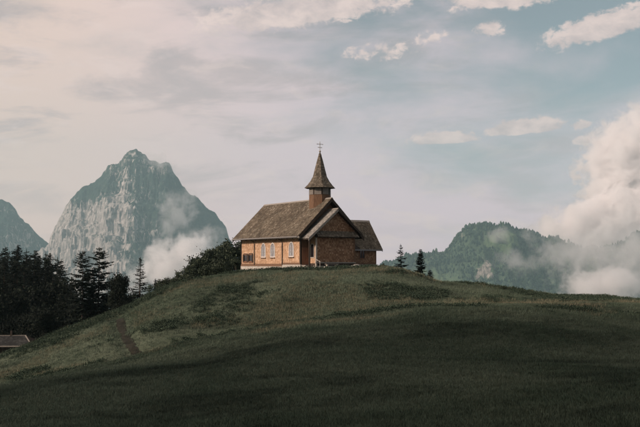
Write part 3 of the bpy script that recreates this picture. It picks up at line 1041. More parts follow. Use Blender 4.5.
# --- porch: door, post, steps
mb = MB(); mb.box(-3.72, -2.86, -0.10, -0.03, 0.12, 2.15); door = mb.build('door', M_red, chapel)
for k in range(4):
    b = MB(); b.box(-3.70 + k * 0.212, -3.70 + k * 0.212 + 0.2, -0.125, -0.10, 0.14, 2.13); b.build('plank', M_red, door)
b = MB(); b.tube([(-2.98, -0.125, 1.1), (-2.98, -0.19, 1.1), (-2.98, -0.19, 1.0)], 0.018, 6); b.build('handle', M_metal, door)
mb = MB(); mb.box(-BEX + 0.28, -BEX + 0.42, -BD - 0.35, -BD - 0.21, -0.3, BZE + 0.05); mb.build('porch_post', M_dark, chapel)
for k in range(3):
    mb = MB(); mb.box(-3.80, -2.80, -0.95 - 0.32 * k, -0.63 - 0.32 * k + (0.55 if k == 0 else 0), -0.9, 0.10 - 0.16 * k - 0.003 * k); mb.build('step', M_grey, chapel)
mb = MB()
mb.box(-2.78, -2.74, -1.68, -1.62, -0.6, 0.75); mb.box(-2.78, -2.74, -2.45, -2.39, -0.8, 0.5)
mb.beam((-2.76, -1.6, 0.75), (-2.76, -2.5, 0.48), 0.05, 0.08)
mb.build('handrail', M_pale, chapel)

# --- side annex
AU0, AU1 = 2.24, 6.74            # front wall and back wall in y ; ridge at 4.49
AV = 8.88
ARY, ARZ, AEZ, AEY = 4.491, 5.798, 2.068, 1.643
asl = (ARZ - AEZ) / (ARY - AEY)
at_ = 0.16 / math.cos(math.atan(asl))
arz = lambda y: ARZ - asl * abs(y - ARY) - at_
mb = MB(); mb.prism([(AU0, -0.0), (AU1, -0.0), (AU1, arz(AU1)), (ARY, arz(ARY)), (AU0, arz(AU0))], 'x', NW - 0.1, AV)
annex = mb.build('annex_wall', M_dark, chapel)
AWX0, AWX1, AWZ0, AWZ1 = 6.30, 7.15, 0.88, 1.98
shingles('wall_shingles', annex, M_wallsh_shade, (NW, AU0, 0.18), (1, 0, 0), (0, 0, 1), arz(AU0) - 0.2,
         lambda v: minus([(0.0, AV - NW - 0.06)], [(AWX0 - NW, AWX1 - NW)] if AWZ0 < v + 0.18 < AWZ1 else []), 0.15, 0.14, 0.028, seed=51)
shingles('wall_shingles', annex, M_wallsh_shade, (AV, AU0, 0.18), (0, 1, 0), (0, 0, 1), arz(ARY) - 0.25,
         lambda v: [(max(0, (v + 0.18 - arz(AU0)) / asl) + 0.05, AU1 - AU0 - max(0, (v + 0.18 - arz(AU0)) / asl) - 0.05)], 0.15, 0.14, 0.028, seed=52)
mb = MB(); mb.box(NW + 0.07, AV + 0.05, AU0 - 0.05, AU1 + 0.05, -1.5, 0.17); mb.build('plinth', M_plaster, annex)
mb = MB(); mb.prism([(AU0 - 0.09, 0.171), (AU0 - 0.0, 0.171), (AU0 - 0.0, 0.36), (AU0 - 0.045, 0.36)], 'x', NW + 0.07, AV + 0.02); mb.build('skirting_board', M_brown, annex)
mb = MB(); mb.box(AV - 0.08, AV + 0.06, AU0 - 0.06, AU0 + 0.08, 0.18, arz(AU0)); mb.build('corner_post', M_brown, annex)
w_ = MB()
for (a, b, c, d) in ((AWX0, AWX1, AWZ1 - 0.08, AWZ1), (AWX0, AWX1, AWZ0, AWZ0 + 0.08), (AWX0, AWX0 + 0.08, AWZ0 + 0.08, AWZ1 - 0.08), (AWX1 - 0.08, AWX1, AWZ0 + 0.08, AWZ1 - 0.08)):
    w_.box(a, b, AU0 - 0.07, AU0, c, d)
win = w_.build('casement_window', M_red, chapel)
pb = MB(); pb.box(AWX0 + 0.08, AWX1 - 0.08, AU0 - 0.03, AU0 - 0.01, AWZ0 + 0.08, AWZ1 - 0.08); pb.build('pane', M_darkglass, win)
mu = MB(); mu.box((AWX0 + AWX1) / 2 - 0.03, (AWX0 + AWX1) / 2 + 0.03, AU0 - 0.06, AU0 - 0.032, AWZ0 + 0.08, AWZ1 - 0.08); mu.build('mullion', M_red, win)
# annex roof, ridge along x; the inner end stops against the nave roof
AX1 = 9.484
tw = 0.16
mb = MB(); mb.prism([(AEY, AEZ), (ARY, ARZ), (2 * ARY - AEY, AEZ), (2 * ARY - AEY, AEZ - tw), (ARY, ARZ - at_), (AEY, AEZ - tw)], 'x', 2.55, AX1)
aroof = mb.build('annex_roof', M_dark, chapel)


def annex_in(v):
    z = AEZ + v * math.sin(math.atan(asl))
    return max(2.3, (HR - z) / SL - 0.05)


al = math.hypot(ARZ - AEZ, ARY - AEY)
shingles('roof_shingles', aroof, M_roofsh, (0, AEY - 0.03, AEZ - 0.03), (1, 0, 0), (0, ARY - AEY, ARZ - AEZ), al + 0.04, lambda v: [(min(annex_in(v), 6.0), AX1 + 0.04)], 0.2, 0.18, 0.034, seed=61)
shingles('roof_shingles', aroof, M_roofsh, (0, 2 * ARY - AEY + 0.03, AEZ - 0.03), (-1, 0, 0), (0, -(ARY - AEY), ARZ - AEZ), al + 0.04, lambda v: [(-AX1 - 0.04, -min(annex_in(v), 6.0))], 0.2, 0.18, 0.034, seed=62)
for s in (-1, 1):
    b = MB(); ye = ARY + s * (ARY - AEY)
    b.prism([(ARY, ARZ - 0.015), (ARY, ARZ - 0.3), (ye, AEZ - 0.3), (ye + s * 0.02, AEZ - 0.015)], 'x', AX1 + 0.005, AX1 + 0.065); b.build('bargeboard', M_dark, aroof)
b = MB(); b.box(4.9, AX1, AEY - 0.075, AEY - 0.035, AEZ - 0.2, AEZ - 0.02); b.build('eave_board', M_gutter, aroof)
rc = MB()
for s in (-1, 1):
    rc.add([(2.4, ARY, ARZ + 0.075), (AX1 + 0.07, ARY, ARZ + 0.075), (AX1 + 0.07, ARY + s * 0.18, ARZ + 0.075 - 0.18 * asl), (2.4, ARY + s * 0.18, ARZ + 0.075 - 0.18 * asl)], [(0, 1, 2, 3)])
rc.build('ridge_cap', M_grey, aroof)

# --- ridge turret and spire (octagonal)
TC = (0.0, 1.72)
rot8 = math.pi / 8
TR = 1.32
mb = MB(); mb.rings([(TR, HR - 1.6), (TR, 9.50)], 8, rot8, TC); tur = mb.build('turret', M_dark, chapel)
tr_b = TR * math.cos(math.pi / 8)
for k in range(8):
    a = k * math.pi / 4
    nx, ny = math.cos(a), math.sin(a); sx, sy = -ny, nx
    fw = TR * math.sin(math.pi / 8)
    b = MB()
    nb = 5
    for j in range(nb):
        u0, u1 = -fw + 2 * fw * j / nb + 0.006, -fw + 2 * fw * (j + 1) / nb - 0.006
        vs = []
        for zz in (HR - 1.55, 8.58):
            for dd in (0.0, 0.028):
                for uu in (u0, u1):
                    vs.append((TC[0] + nx * (tr_b + dd) + sx * uu, TC[1] + ny * (tr_b + dd) + sy * uu, zz))
        b.add(vs, [(2, 3, 7, 6), (0, 2, 6, 4), (1, 5, 7, 3), (4, 6, 7, 5), (0, 1, 3, 2)])
    b.build('board_panel', M_brown, tur)
    b = MB()
    for j in range(7):                 # louvres of the bell stage
        zc = 8.62 + j * 0.118
        vs = []
        for (dd, zz) in ((0.0, zc + 0.09), (0.075, zc), (0.075, zc + 0.02), (0.0, zc + 0.11)):
            for uu in (-fw * 0.84, fw * 0.84):
                vs.append((TC[0] + nx * (tr_b + dd) + sx * uu, TC[1] + ny * (tr_b + dd) + sy * uu, zz))
        b.add(vs, [(0, 1, 3, 2), (2, 3, 5, 4), (4, 5, 7, 6)])
    b.build('louvre', M_grey, tur)
spts = [(1.90, 9.42), (1.50, 9.83), (1.14, 10.30), (0.84, 10.86), (0.50, 12.20), (0.10, 13.70)]
mb = MB(); mb.rings([(1.25, 9.44)] + [(r_, z_) for r_, z_ in spts] + [(0.03, 13.85)], 8, rot8, TC); spire = mb.build('spire', M_dark, chapel)
vs, fs = [], []
rs = random.Random(5)
for i in range(len(spts) - 1):
    (r0, z0), (r1, z1) = spts[i], spts[i + 1]
    ln = math.hypot(r1 - r0, z1 - z0); rows = max(2, int(ln / 0.17))
    for j in range(rows):
        for k in range(8):
            a0, a1 = rot8 + k * math.pi / 4, rot8 + (k + 1) * math.pi / 4
            f0, f1 = j / rows, min(1.0, (j + 1.35) / rows)
            ra, rb = r0 + (r1 - r0) * f0, r0 + (r1 - r0) * f1
            za, zb = z0 + (z1 - z0) * f0, z0 + (z1 - z0) * f1
            m = max(1, int(2 * ra * math.sin(math.pi / 8) / 0.15))
            for q in range(m):
                w0, w1 = q / m + 0.01, (q + 1) / m - 0.01
                o = 0.03 + rs.random() * 0.02
                def P(r_, w, z, off):
                    x_ = r_ * ((1 - w) * math.cos(a0) + w * math.cos(a1)); y_ = r_ * ((1 - w) * math.sin(a0) + w * math.sin(a1))
                    am = (a0 + a1) / 2
                    return (TC[0] + x_ + off * math.cos(am), TC[1] + y_ + off * math.sin(am), z + off * 0.35)
                kk = len(vs)
                vs += [P(ra, w0, za, 0), P(ra, w1, za, 0), P(ra, w1, za, o), P(ra, w0, za, o), P(rb, w1, zb, 0.006), P(rb, w0, zb, 0.006)]
                fs += [(kk, kk + 1, kk + 2, kk + 3), (kk + 3, kk + 2, kk + 4, kk + 5), (kk, kk + 3, kk + 5), (kk + 1, kk + 4, kk + 2)]
me = bpy.data.meshes.new('spire_shingles'); me.from_pydata(vs, [], fs); me.update()
link('spire_shingles', me, spire, M_spiresh, kind='stuff')
# cross with two bars on a ball
mb = MB(); mb.tube([(TC[0], TC[1], 13.7), (TC[0], TC[1], 15.15)], 0.035, 6)
cross = mb.build('cross', M_brass, chapel)
b = MB(); b.rings([(0.01, 13.80), (0.10, 13.86), (0.13, 13.94), (0.10, 14.02), (0.01, 14.08)], 10, 0, TC); b.build('ball', M_brass, cross)
for (z_, h_) in ((14.82, 0.42), (14.42, 0.26)):
    b = MB(); b.tube([(TC[0] - h_, TC[1], z_), (TC[0] + h_, TC[1], z_)], 0.03, 6)
    for s in (-1, 1):
        b.rings([(0.02, z_ - 0.055), (0.055, z_), (0.02, z_ + 0.055)], 6, 0, (TC[0] + s * h_, TC[1]))
    b.build('crossbar', M_brass, cross)

# ------------------------------------------------------------------ things beside the chapel
def local(x, y):
    c, s = math.cos(CH_TH), math.sin(CH_TH)
    return CH_X + c * x - s * y, CH_Y + s * x + c * y


def bench(lx, ly, L, label):
    wx, wy = local(lx, ly)
    e = bpy.data.objects.new('bench', None); COL.objects.link(e)
    e.location = (wx, wy, gz(wx, wy)); e.rotation_euler = (0, 0, CH_TH)
    e['label'] = label; e['category'] = 'bench'
    for k in range(3):
        b = MB(); b.box(-L / 2, L / 2, -0.21 + k * 0.145, -0.21 + k * 0.145 + 0.13, 0.41, 0.455); b.build('seat_plank', M_pale, e)
    for s in (-1, 1):
        b = MB(); b.box(s * (L / 2 - 0.2) - 0.05, s * (L / 2 - 0.2) + 0.05, -0.19, 0.19, -0.08, 0.405); b.build('leg', M_pale, e)
    return e


bench(-1.35, -2.75, 1.7, 'pale wooden bench in front of the shingled chapel bay')


def stone_mesh(seed):
    r = random.Random(seed)
    mb = MB()
    n, k = 9, 6
    vs = [(0, 0, -1)]
    for i in range(1, k):
        for j in range(n):
            a = 2 * math.pi * j / n
            q = 0.78 + 0.4 * r.random()
            vs.append((q * math.sin(math.pi * i / k) * math.cos(a), q * math.sin(math.pi * i / k) * math.sin(a), -q * math.cos(math.pi * i / k)))
    vs.append((0, 0, 0.85))
    fs = [(0, 1 + (j + 1) % n, 1 + j) for j in range(n)]
    for i in range(k - 2):
        for j in range(n):
            a, b = 1 + i * n + j, 1 + i * n + (j + 1) % n
            fs.append((a, b, b + n, a + n))
    fs += [(1 + (k - 2) * n + j, 1 + (k - 2) * n + (j + 1) % n, len(vs) - 1) for j in range(n)]
    me = bpy.data.meshes.new('stone'); me.from_pydata(vs, [], fs); me.update(); me.materials.append(M_stone)
    return me


_st = [stone_mesh(k) for k in range(4)]
for i, (px, py, Y, s, lab) in enumerate([(356.5, 267, 103.4, 0.34, 'largest grey stone at the right corner of the chapel bay'),
                                         (359.5, 267.6, 103.2, 0.26, 'grey stone between the chapel bay and the annex, right of the largest one'),
                                         (353.0, 267.8, 103.0, 0.22, 'small grey stone below the right end of the bay wall'),
                                         (326.0, 267.8, 102.9, 0.20, 'small grey stone in the grass below the middle of the bay')]):
    p = at(px, py, Y)
    o = link('stone', _st[i % 4], None, None, label=lab, category='stone', group='stones at the foot of the chapel')
    o.location = (p.x, Y, gz(p.x, Y) + s * 0.35); o.scale = (s * 1.3, s, s * 0.8); o.rotation_euler = (0, 0, i * 1.3)

# ------------------------------------------------------------------ dark barn in the hollow at the left edge
bp = at(-8, 356, 138.0)
barn = bpy.data.objects.new('barn', None); COL.objects.link(barn)
barn.location = (bp.x, 138.0, at(0, 357, 138).z); barn.rotation_euler = (0, 0, math.radians(4))
barn['label'] = 'low dark wooden barn under the forest at the left edge'; barn['category'] = 'barn'
bx0, bx1, bd, bh, br = -6.0, 5.4, 6.0, 1.75, 3.0
mb = MB(); mb.box(bx0, bx1, 0, bd, -3.5, bh); bw_ = mb.build('wall', M_dark, barn)
x = bx0
pm = None
while x < bx1 - 0.1:
    b = MB(); b.box(x + 0.01, min(x + 0.29, bx1), -0.04 - 0.01 * random.random(), 0.0, -3.4, bh - 0.02); b.build('plank', M_dark, bw_)
    x += 0.3
e_ = 0.7
R0 = [(bx0 - e_, -e_, bh), (bx1 + e_, -e_, bh), (bx1 + e_, bd + e_, bh), (bx0 - e_, bd + e_, bh), (bx0 - e_, bd / 2, br), (bx1 - 1.2, bd / 2, br)]
mb = MB(); mb.add(R0, [(0, 1, 5, 4), (1, 2, 5), (2, 3, 4, 5), (0, 4, 3), (3, 2, 1, 0)]); br_o = mb.build('roof', M_dark, barn)
fl = math.hypot(bd / 2 + e_, br - bh)
M_barnsh = island_mat('old_barn_shingle', [(0.0, (0.022, 0.023, 0.022)), (0.7, (0.040, 0.041, 0.039)), (1.0, (0.075, 0.075, 0.070))], 0.85, 0.8, 0.25)
shingles('roof_shingles', br_o, M_barnsh, (bx0 - e_, -e_ - 0.03, bh + 0.0), (1, 0, 0), (0, bd / 2 + e_, br - bh), fl,
         lambda v: [(0, (bx1 - bx0 + 2 * e_) - v / fl * (1.2 + e_))], 0.3, 0.3, 0.04, seed=71)
b = MB(); b.box(bx0 - e_, bx1 + e_, -e_ - 0.09, -e_ - 0.04, bh - 0.16, bh + 0.03); b.build('eave_board', M_grey, br_o)
b = MB(); b.beam((bx1 + e_ + 0.02, -e_, bh + 0.05), (bx1 - 1.2, bd / 2, br + 0.06), 0.16, 0.08); b.build('hip_cap', M_grey, br_o)
b = MB(); b.beam((bx0 - e_, bd / 2, br + 0.05), (bx1 - 1.2, bd / 2, br + 0.05), 0.2, 0.08); b.build('ridge_cap', M_grey, br_o)
b = MB(); b.box(1.9, 2.2, bd / 2 - 0.15, bd / 2 + 0.15, br - 0.3, br + 0.75); b.build('chimney', M_dark, br_o)

# ------------------------------------------------------------------ trees
M_bark = wood_mat('bark', (0.030, 0.023, 0.018), (0.065, 0.052, 0.042), 0.95)
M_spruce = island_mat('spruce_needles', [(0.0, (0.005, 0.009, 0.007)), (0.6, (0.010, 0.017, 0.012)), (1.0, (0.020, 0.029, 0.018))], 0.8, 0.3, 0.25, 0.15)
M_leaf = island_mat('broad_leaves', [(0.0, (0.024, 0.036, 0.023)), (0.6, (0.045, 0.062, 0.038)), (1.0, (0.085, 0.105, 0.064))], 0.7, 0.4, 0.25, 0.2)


def quads_from(base, tip, side, w):
    """elongated diamond quads: base, side, tip, other side"""
    mid = base + (tip - base) * 0.45
    V = np.stack([base, mid + side * w[:, None], tip, mid - side * w[:, None]], 1)
    n = len(base)
    return V.reshape(-1, 3), np.arange(n * 4).reshape(n, 4)


def spruce(H, R, seed, whorl=0.42, nb=6, gap=0.2, power=0.8, start=0.06, spray=1.0):
    r = np.random.default_rng(seed)
    B, T, S, Wd = [], [], [], []
    z = H * start
    lean = r.normal(0, 0.012, 2)
    while z < H * 0.985:
        t = z / H
        for k in range(max(3, int(nb * (0.6 + 0.6 * r.random())))):
            az = r.uniform(0, 2 * math.pi)
            ln = R * (1 - t) ** power * r.uniform(0.55, 1.12) * (0.82 + 0.25 * math.sin(az * 2 + seed)) + 0.08 * spray
            if r.random() < gap * 0.35:
                continue
            d = np.array([math.cos(az), math.sin(az), 0.0]); n_ = np.array([-d[1], d[0], 0.0])
            droop = r.uniform(0.15, 0.45) * (1 - t * 0.9)
            m = max(3, int(ln / (0.17 * spray)))
            s = np.linspace(0.12, 1.0, m)
            zoff = -droop * ln * s + 0.55 * droop * ln * s ** 2.4 + (0.25 * t) * ln * s
            P = np.array([lean[0] * z, lean[1] * z, z + r.normal(0, whorl * 0.3)]) + d * (ln * s)[:, None]
            P[:, 2] += zoff
            for sd in (-1, 1):
                q = (0.30 * ln * (1 - s) ** 0.8 + 0.16 * spray) * r.uniform(0.6, 1.3, m)
                dirv = d * 0.75 + n_ * sd * r.uniform(0.5, 1.0, m)[:, None]
                dirv /= np.linalg.norm(dirv, axis=1)[:, None]
                dirv[:, 2] -= r.uniform(0.05, 0.55, m)
                B.append(P); T.append(P + dirv * q[:, None])
                sv = np.cross(dirv, np.array([0, 0, 1.0])) * 0.8 + r.normal(0, 0.4, (m, 3)); sv /= np.linalg.norm(sv, axis=1)[:, None]
                S.append(sv); Wd.append(q * 0.22 + 0.035 * spray)
            # hanging twigs under the bough
            B.append(P); T.append(P + np.stack([r.normal(0, 0.08, m), r.normal(0, 0.08, m), -r.uniform(0.12, 0.42, m) * spray * (0.4 + 0.6 * (1 - t))], 1))
            S.append(np.tile(d, (m, 1))); Wd.append(np.full(m, 0.07 * spray))
        z += whorl * r.uniform(0.75, 1.25) * (1.0 - 0.45 * t)
    # leader shoot
    B.append(np.array([[lean[0] * H, lean[1] * H, H * 0.95]] * 3)); T.append(np.array([[lean[0] * H, lean[1] * H, H * 1.0]] * 3) + r.normal(0, 0.05, (3, 3)) * spray)
    S.append(np.array([[1, 0, 0], [0, 1, 0], [0.7, 0.7, 0]])); Wd.append(np.full(3, 0.05 * spray))
    V, Fq = quads_from(np.concatenate(B), np.concatenate(T), np.concatenate(S), np.concatenate(Wd))
    crown = mesh_np('crown', V, Fq, False, [M_spruce])
    tb = MB(); tr = H * 0.0135 + 0.03
    tb.tube([(0, 0, -1.2), (0, 0, H * 0.1), (lean[0] * H * 0.5, lean[1] * H * 0.5, H * 0.5), (lean[0] * H, lean[1] * H, H * 0.97)], [tr * 1.25, tr, tr * 0.6, 0.015], 8)
    trunk = bpy.data.meshes.new('trunk'); trunk.from_pydata(tb.v, [], tb.f); trunk.update(); trunk.materials.append(M_bark)
    return trunk, crown


def broadleaf(H, R, seed, nclump=120, nleaf=70, leaf=0.16, low=0.18, mat=None):
    r = np.random.default_rng(seed)
    tb = MB()
    tr = H * 0.02 + 0.04
    top = Vector((r.normal(0, 0.05) * H, r.normal(0, 0.05) * H, H * 0.62))
    tb.tube([(0, 0, -1.0), (0, 0, H * 0.15), tuple(top * 0.6), tuple(top)], [tr * 1.3, tr, tr * 0.7, tr * 0.3], 8)
    cs = []
    # several crown lobes of uneven size, clumps spread through their shells
    lobes = [(np.array([r.normal(0, 0.42) * R, r.normal(0, 0.42) * R, H * r.uniform(low + 0.2, 0.84)]), R * r.uniform(0.34, 0.62)) for _ in range(8)]
    lobes.append((np.array([top.x * 0.8, top.y * 0.8, H * 0.80]), R * 0.42))
    for c, rad in lobes:
        tb.tube([tuple(Vector((0, 0, H * 0.22)).lerp(top, 0.4 * r.random())), tuple((Vector(c) * 0.6) + Vector((0, 0, H * 0.12))), tuple(c)], [tr * 0.5, tr * 0.3, tr * 0.1], 6)
    for i in range(nclump):
        c, rad = lobes[r.integers(len(lobes))]
        d = r.normal(0, 1, 3); d /= np.linalg.norm(d)
        p = c + d * rad * r.uniform(0.45, 1.08) * np.array([1, 1, 0.85])
        p[2] = min(max(p[2], H * low), H * 0.985)
        cs.append((p, rad * r.uniform(0.16, 0.34)))
    P = np.concatenate([np.array(p) + r.normal(0, 1, (nleaf, 3)) * s * np.array([1, 1, 0.7]) for p, s in cs])
    n = len(P)
    d = r.normal(0, 1, (n, 3)); d[:, 2] -= 0.3; d /= np.linalg.norm(d, axis=1)[:, None]
    s = np.cross(d, r.normal(0, 1, (n, 3))); s /= np.linalg.norm(s, axis=1)[:, None]
    L = leaf * r.uniform(0.6, 1.4, n)
    V, Fq = quads_from(P, P + d * L[:, None], s, L * 0.36)
    crown = mesh_np('crown', V, Fq, False, [mat or M_leaf])
    trunk = bpy.data.meshes.new('trunk'); trunk.from_pydata(tb.v, [], tb.f); trunk.update(); trunk.materials.append(M_bark)
    return trunk, crown


def plant(name, meshes, px, Y, top_py, H0, label, cat, group=None, widen=1.0, rot=None, base=None):
    """stand a tree on the ground at column px and distance Y, tall enough to reach top_py in the picture"""
    p = at(px, top_py, Y)
    z0 = gz(p.x, Y) - 0.15 if base is None else base
    k = (p.z - z0) / H0
    e = bpy.data.objects.new(name, None); COL.objects.link(e)
    e.location = (p.x, Y, z0); e.scale = (k * widen, k * widen, k)
    e.rotation_euler = (0, 0, random.uniform(0, 6.28) if rot is None else rot)
    e['label'] = label; e['category'] = cat
    if group: e['group'] = group
    link('trunk', meshes[0], e); link('crown', meshes[1], e)
    return e


SP = [spruce(20, 4.6, 101, 0.46, 7, 0.15, 0.72), spruce(20, 4.1, 102, 0.44, 7, 0.15, 0.75), spruce(20, 5.0, 103, 0.50, 7, 0.2, 0.7), spruce(20, 3.9, 104, 0.46, 7, 0.2, 0.8)]
BIG = [spruce(18, 4.9, 111, 0.46, 8, 0.35, 0.55, 0.08), spruce(18, 5.2, 112, 0.46, 8, 0.35, 0.52, 0.08)]
SLIM = spruce(10, 2.9, 121, 0.36, 6, 0.35, 0.85, 0.03, 0.8)
YNG = [spruce(4.2, 1.7, 131, 0.20, 6, 0.3, 0.85, 0.03, 0.42), spruce(4.6, 1.9, 132, 0.18, 9, 0.1, 0.7, 0.02, 0.42)]
BR = [broadleaf(8, 3.2, 141, 110, 70, 0.27), broadleaf(8, 2.8, 142, 95, 70, 0.27), broadleaf(8, 3.6, 143, 115, 70, 0.27), broadleaf(7, 2.4, 144, 85, 70, 0.25)]
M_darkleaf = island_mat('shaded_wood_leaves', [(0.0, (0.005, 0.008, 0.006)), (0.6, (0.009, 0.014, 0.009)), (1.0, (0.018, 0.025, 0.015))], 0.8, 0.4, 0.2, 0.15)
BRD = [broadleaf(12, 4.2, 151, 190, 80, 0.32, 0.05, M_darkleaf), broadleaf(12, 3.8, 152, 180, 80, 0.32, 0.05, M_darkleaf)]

# the two big spruces and their neighbours
plant('spruce_tree', BIG[0], 84, 139, 250, 18, 'left one of the two tall bushy spruces before the pale cliff', 'spruce', 'spruces along the slope')
plant('spruce_tree', BIG[1], 98.5, 141, 247, 18, 'right, taller one of the two bushy spruces before the pale cliff', 'spruce', 'spruces along the slope')
plant('spruce_tree', SLIM, 140, 124, 256.5, 10, 'slender airy spruce standing alone in front of the white mist', 'spruce', 'spruces along the slope')
plant('spruce_tree', SP[3], 156, 126, 278, 20, 'short spruce between the slender spruce and the bushes', 'spruce', 'spruces along the slope', 1.5)
plant('spruce_tree', SP[1], 72, 150, 276, 20, 'low spruce tucked in left of the two tall bushy spruces', 'spruce', 'spruces along the slope', 1.3)
plant('spruce_tree', SP[0], 112, 146, 279, 20, 'low spruce tucked in right of the two tall bushy spruces', 'spruce', 'spruces along the slope', 1.3)
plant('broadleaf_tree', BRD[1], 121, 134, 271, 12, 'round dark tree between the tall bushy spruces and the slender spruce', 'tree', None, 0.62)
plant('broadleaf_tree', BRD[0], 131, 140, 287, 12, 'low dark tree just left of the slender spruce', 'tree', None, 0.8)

# dense conifers on the left: front row and back rows, tops as in the skyline
FR = [(4, 246, 172), (16.5, 243.5, 176), (11, 249, 182), (28, 248, 170), (23, 251, 184), (37, 249, 174), (33, 254, 166), (45.5, 251, 178), (42, 256, 186), (53.5, 252, 172),
      (58.5, 259, 178), (50, 261, 164), (-6, 249, 174)]
LAB = ['spruce with the tallest top near the left edge of the forest skyline', 'spruce with the highest pointed top in the left forest', 'spruce set back between the two highest left forest tops',
       'spruce third in the row of pointed tops from the left', 'spruce set back behind the third pointed top', 'spruce fourth in the row of pointed tops from the left',
       'spruce in front of the fourth pointed top', 'spruce fifth in the row of pointed tops from the left', 'spruce set back behind the fifth pointed top', 'spruce with the last high top before the forest edge steps down',
       'spruce at the right edge of the dense left forest', 'spruce in front of the right edge of the dense left forest', 'spruce cut by the left picture edge']
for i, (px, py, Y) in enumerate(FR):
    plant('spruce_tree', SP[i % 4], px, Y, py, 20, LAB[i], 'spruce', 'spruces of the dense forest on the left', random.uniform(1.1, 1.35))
BK = [(-2, 256), (7.5, 257), (13.5, 259), (20.5, 256), (26, 259), (31, 260), (40, 258.5), (48.5, 259), (56, 265), (62, 268), (66.5, 274)]
BK2 = [(1, 251), (9, 252), (19.5, 249.5), (25.5, 254), (34.5, 253), (43.5, 254.5), (51, 256.5), (56.5, 256)]
for i, (px, py) in enumerate(BK2):
    plant('spruce_tree', SP[(i * 3 + 2) % 4], px, 186 + (i * 5) % 9, py, 20, 'far spruce closing the gap behind ' + ['the tall top at the left edge', 'the two highest tops', 'the right side of the highest top', 'the third high top', 'the fourth high top', 'the fifth high top', 'the last high top', 'the stepped right forest edge'][i], 'spruce', 'far spruces behind the left forest tops', random.uniform(1.1, 1.35))
BL = ['at the left picture edge', 'between the first two high tops', 'under the highest top', 'right of the highest top', 'left of the third high top', 'right of the third high top', 'right of the fourth high top',
      'between the fifth high top and the last', 'right of the last high top', 'where the forest edge steps down', 'lowest at the stepped right edge of the forest']
for i, (px, py) in enumerate(BK):
    plant('spruce_tree', SP[(i * 3 + 1) % 4], px, 160 + (i * 7) % 9, py, 20, 'lower front spruce of the left forest, ' + BL[i], 'spruce', 'lower spruces at the front of the left forest', random.uniform(1.0, 1.3))
# lower leafy edge of that forest
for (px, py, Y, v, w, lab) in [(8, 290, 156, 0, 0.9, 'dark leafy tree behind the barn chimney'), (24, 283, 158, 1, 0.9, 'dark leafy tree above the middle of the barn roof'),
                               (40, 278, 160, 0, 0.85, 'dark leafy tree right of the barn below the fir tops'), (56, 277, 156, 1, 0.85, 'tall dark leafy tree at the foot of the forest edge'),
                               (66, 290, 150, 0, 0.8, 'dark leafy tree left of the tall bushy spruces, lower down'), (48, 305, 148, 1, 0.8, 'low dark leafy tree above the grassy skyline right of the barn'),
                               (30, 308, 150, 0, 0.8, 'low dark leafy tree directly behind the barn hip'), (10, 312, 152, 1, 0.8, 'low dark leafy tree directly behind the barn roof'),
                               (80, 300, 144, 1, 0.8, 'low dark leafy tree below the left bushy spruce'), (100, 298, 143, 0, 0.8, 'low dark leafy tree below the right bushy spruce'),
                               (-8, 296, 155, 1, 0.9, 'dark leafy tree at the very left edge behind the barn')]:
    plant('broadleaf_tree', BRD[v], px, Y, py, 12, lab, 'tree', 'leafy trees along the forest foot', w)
# leafy trees between the slope and the chapel
for (px, py, Y, v, w, lab) in [(160, 281, 124, 3, 0.9, 'low round bush tree just right of the short spruce'), (172, 277, 125, 0, 0.7, 'leafy bush tree left of the middle of the low hedge'), (185, 270, 127, 2, 0.6, 'leafy tree at the right end of the low hedge'), (197, 257, 128, 0, 0.62, 'narrow leafy tree halfway up the rising tree row'), (167, 275.5, 126, 3, 1.0, 'low leafy bush tree right of the short spruce'), (178, 274.5, 128, 1, 1.0, 'leafy bush tree in the middle of the low hedge under the mist'),
                               (191, 262, 127, 0, 0.72, 'leafy tree where the hedge begins to rise towards the chapel'), (203, 249, 129, 1, 0.72, 'leafy tree left of the tallest one beside the chapel'),
                               (214, 243.5, 131, 2, 0.60, 'loose leafy tree second from the chapel wall'), (226, 238.5, 133, 0, 0.72, 'tallest leafy tree beside the chapel'),
                               (238, 241, 134, 1, 0.75, 'leafy tree touching the left end of the chapel'), (208, 262, 124, 3, 0.9, 'lower leafy tree in front of the tree row left of the chapel'),
                               (222, 257, 125, 2, 0.62, 'lower leafy tree near the grassy skyline left of the chapel'), (236, 258, 127, 3, 0.9, 'lower leafy tree close against the chapel corner')]:
    plant('broadleaf_tree', BR[v], px, Y, py, 7 if v == 3 else 8, lab, 'tree', 'leafy trees left of the chapel', w)
# young spruces right of the chapel
plant('spruce_tree', YNG[0], 401.3, 112, 244.5, 4.2, 'young airy spruce right of the chapel, the left of a pair', 'spruce', 'young spruces right of the chapel', 1.0)
plant('spruce_tree', YNG[1], 420.5, 110, 249, 4.6, 'young dense spruce right of the chapel, the right of a pair', 'spruce', 'young spruces right of the chapel', 0.9)
plant('spruce_tree', YNG[1], 430, 108.5, 270, 4.6, 'tiny low spruce at the right foot of the dense young spruce', 'spruce', 'young spruces right of the chapel', 1.5)

# small shrubs on the grass
SH = [broadleaf(1.0, 0.62, 161, 40, 45, 0.075, 0.05), broadleaf(1.0, 0.75, 162, 40, 45, 0.075, 0.03)]
for i, (px, Y, top, w, lab) in enumerate([(382.5, 105.5, 263.5, 0.8, 'small shrub at the right end of the chapel annex'), (220.5, 101, 275.3, 0.9, 'tiny dark shrub on the skyline left of the chapel'),
                                          (503, 95.5, 286.3, 1.5, 'low dark shrub on the right skyline, the left of two'), (518.5, 96, 289.5, 1.3, 'low dark shrub on the right skyline, the right of two'),
                                          (189, 102, 277.5, 1.2, 'low shrub on the skyline below the leafy tree row'), (433, 96, 281, 1.4, 'low shrub where the hilltop drops away on the right')]):
    plant('shrub', SH[i % 2], px, Y, top, 1.0, lab, 'shrub', None, w)

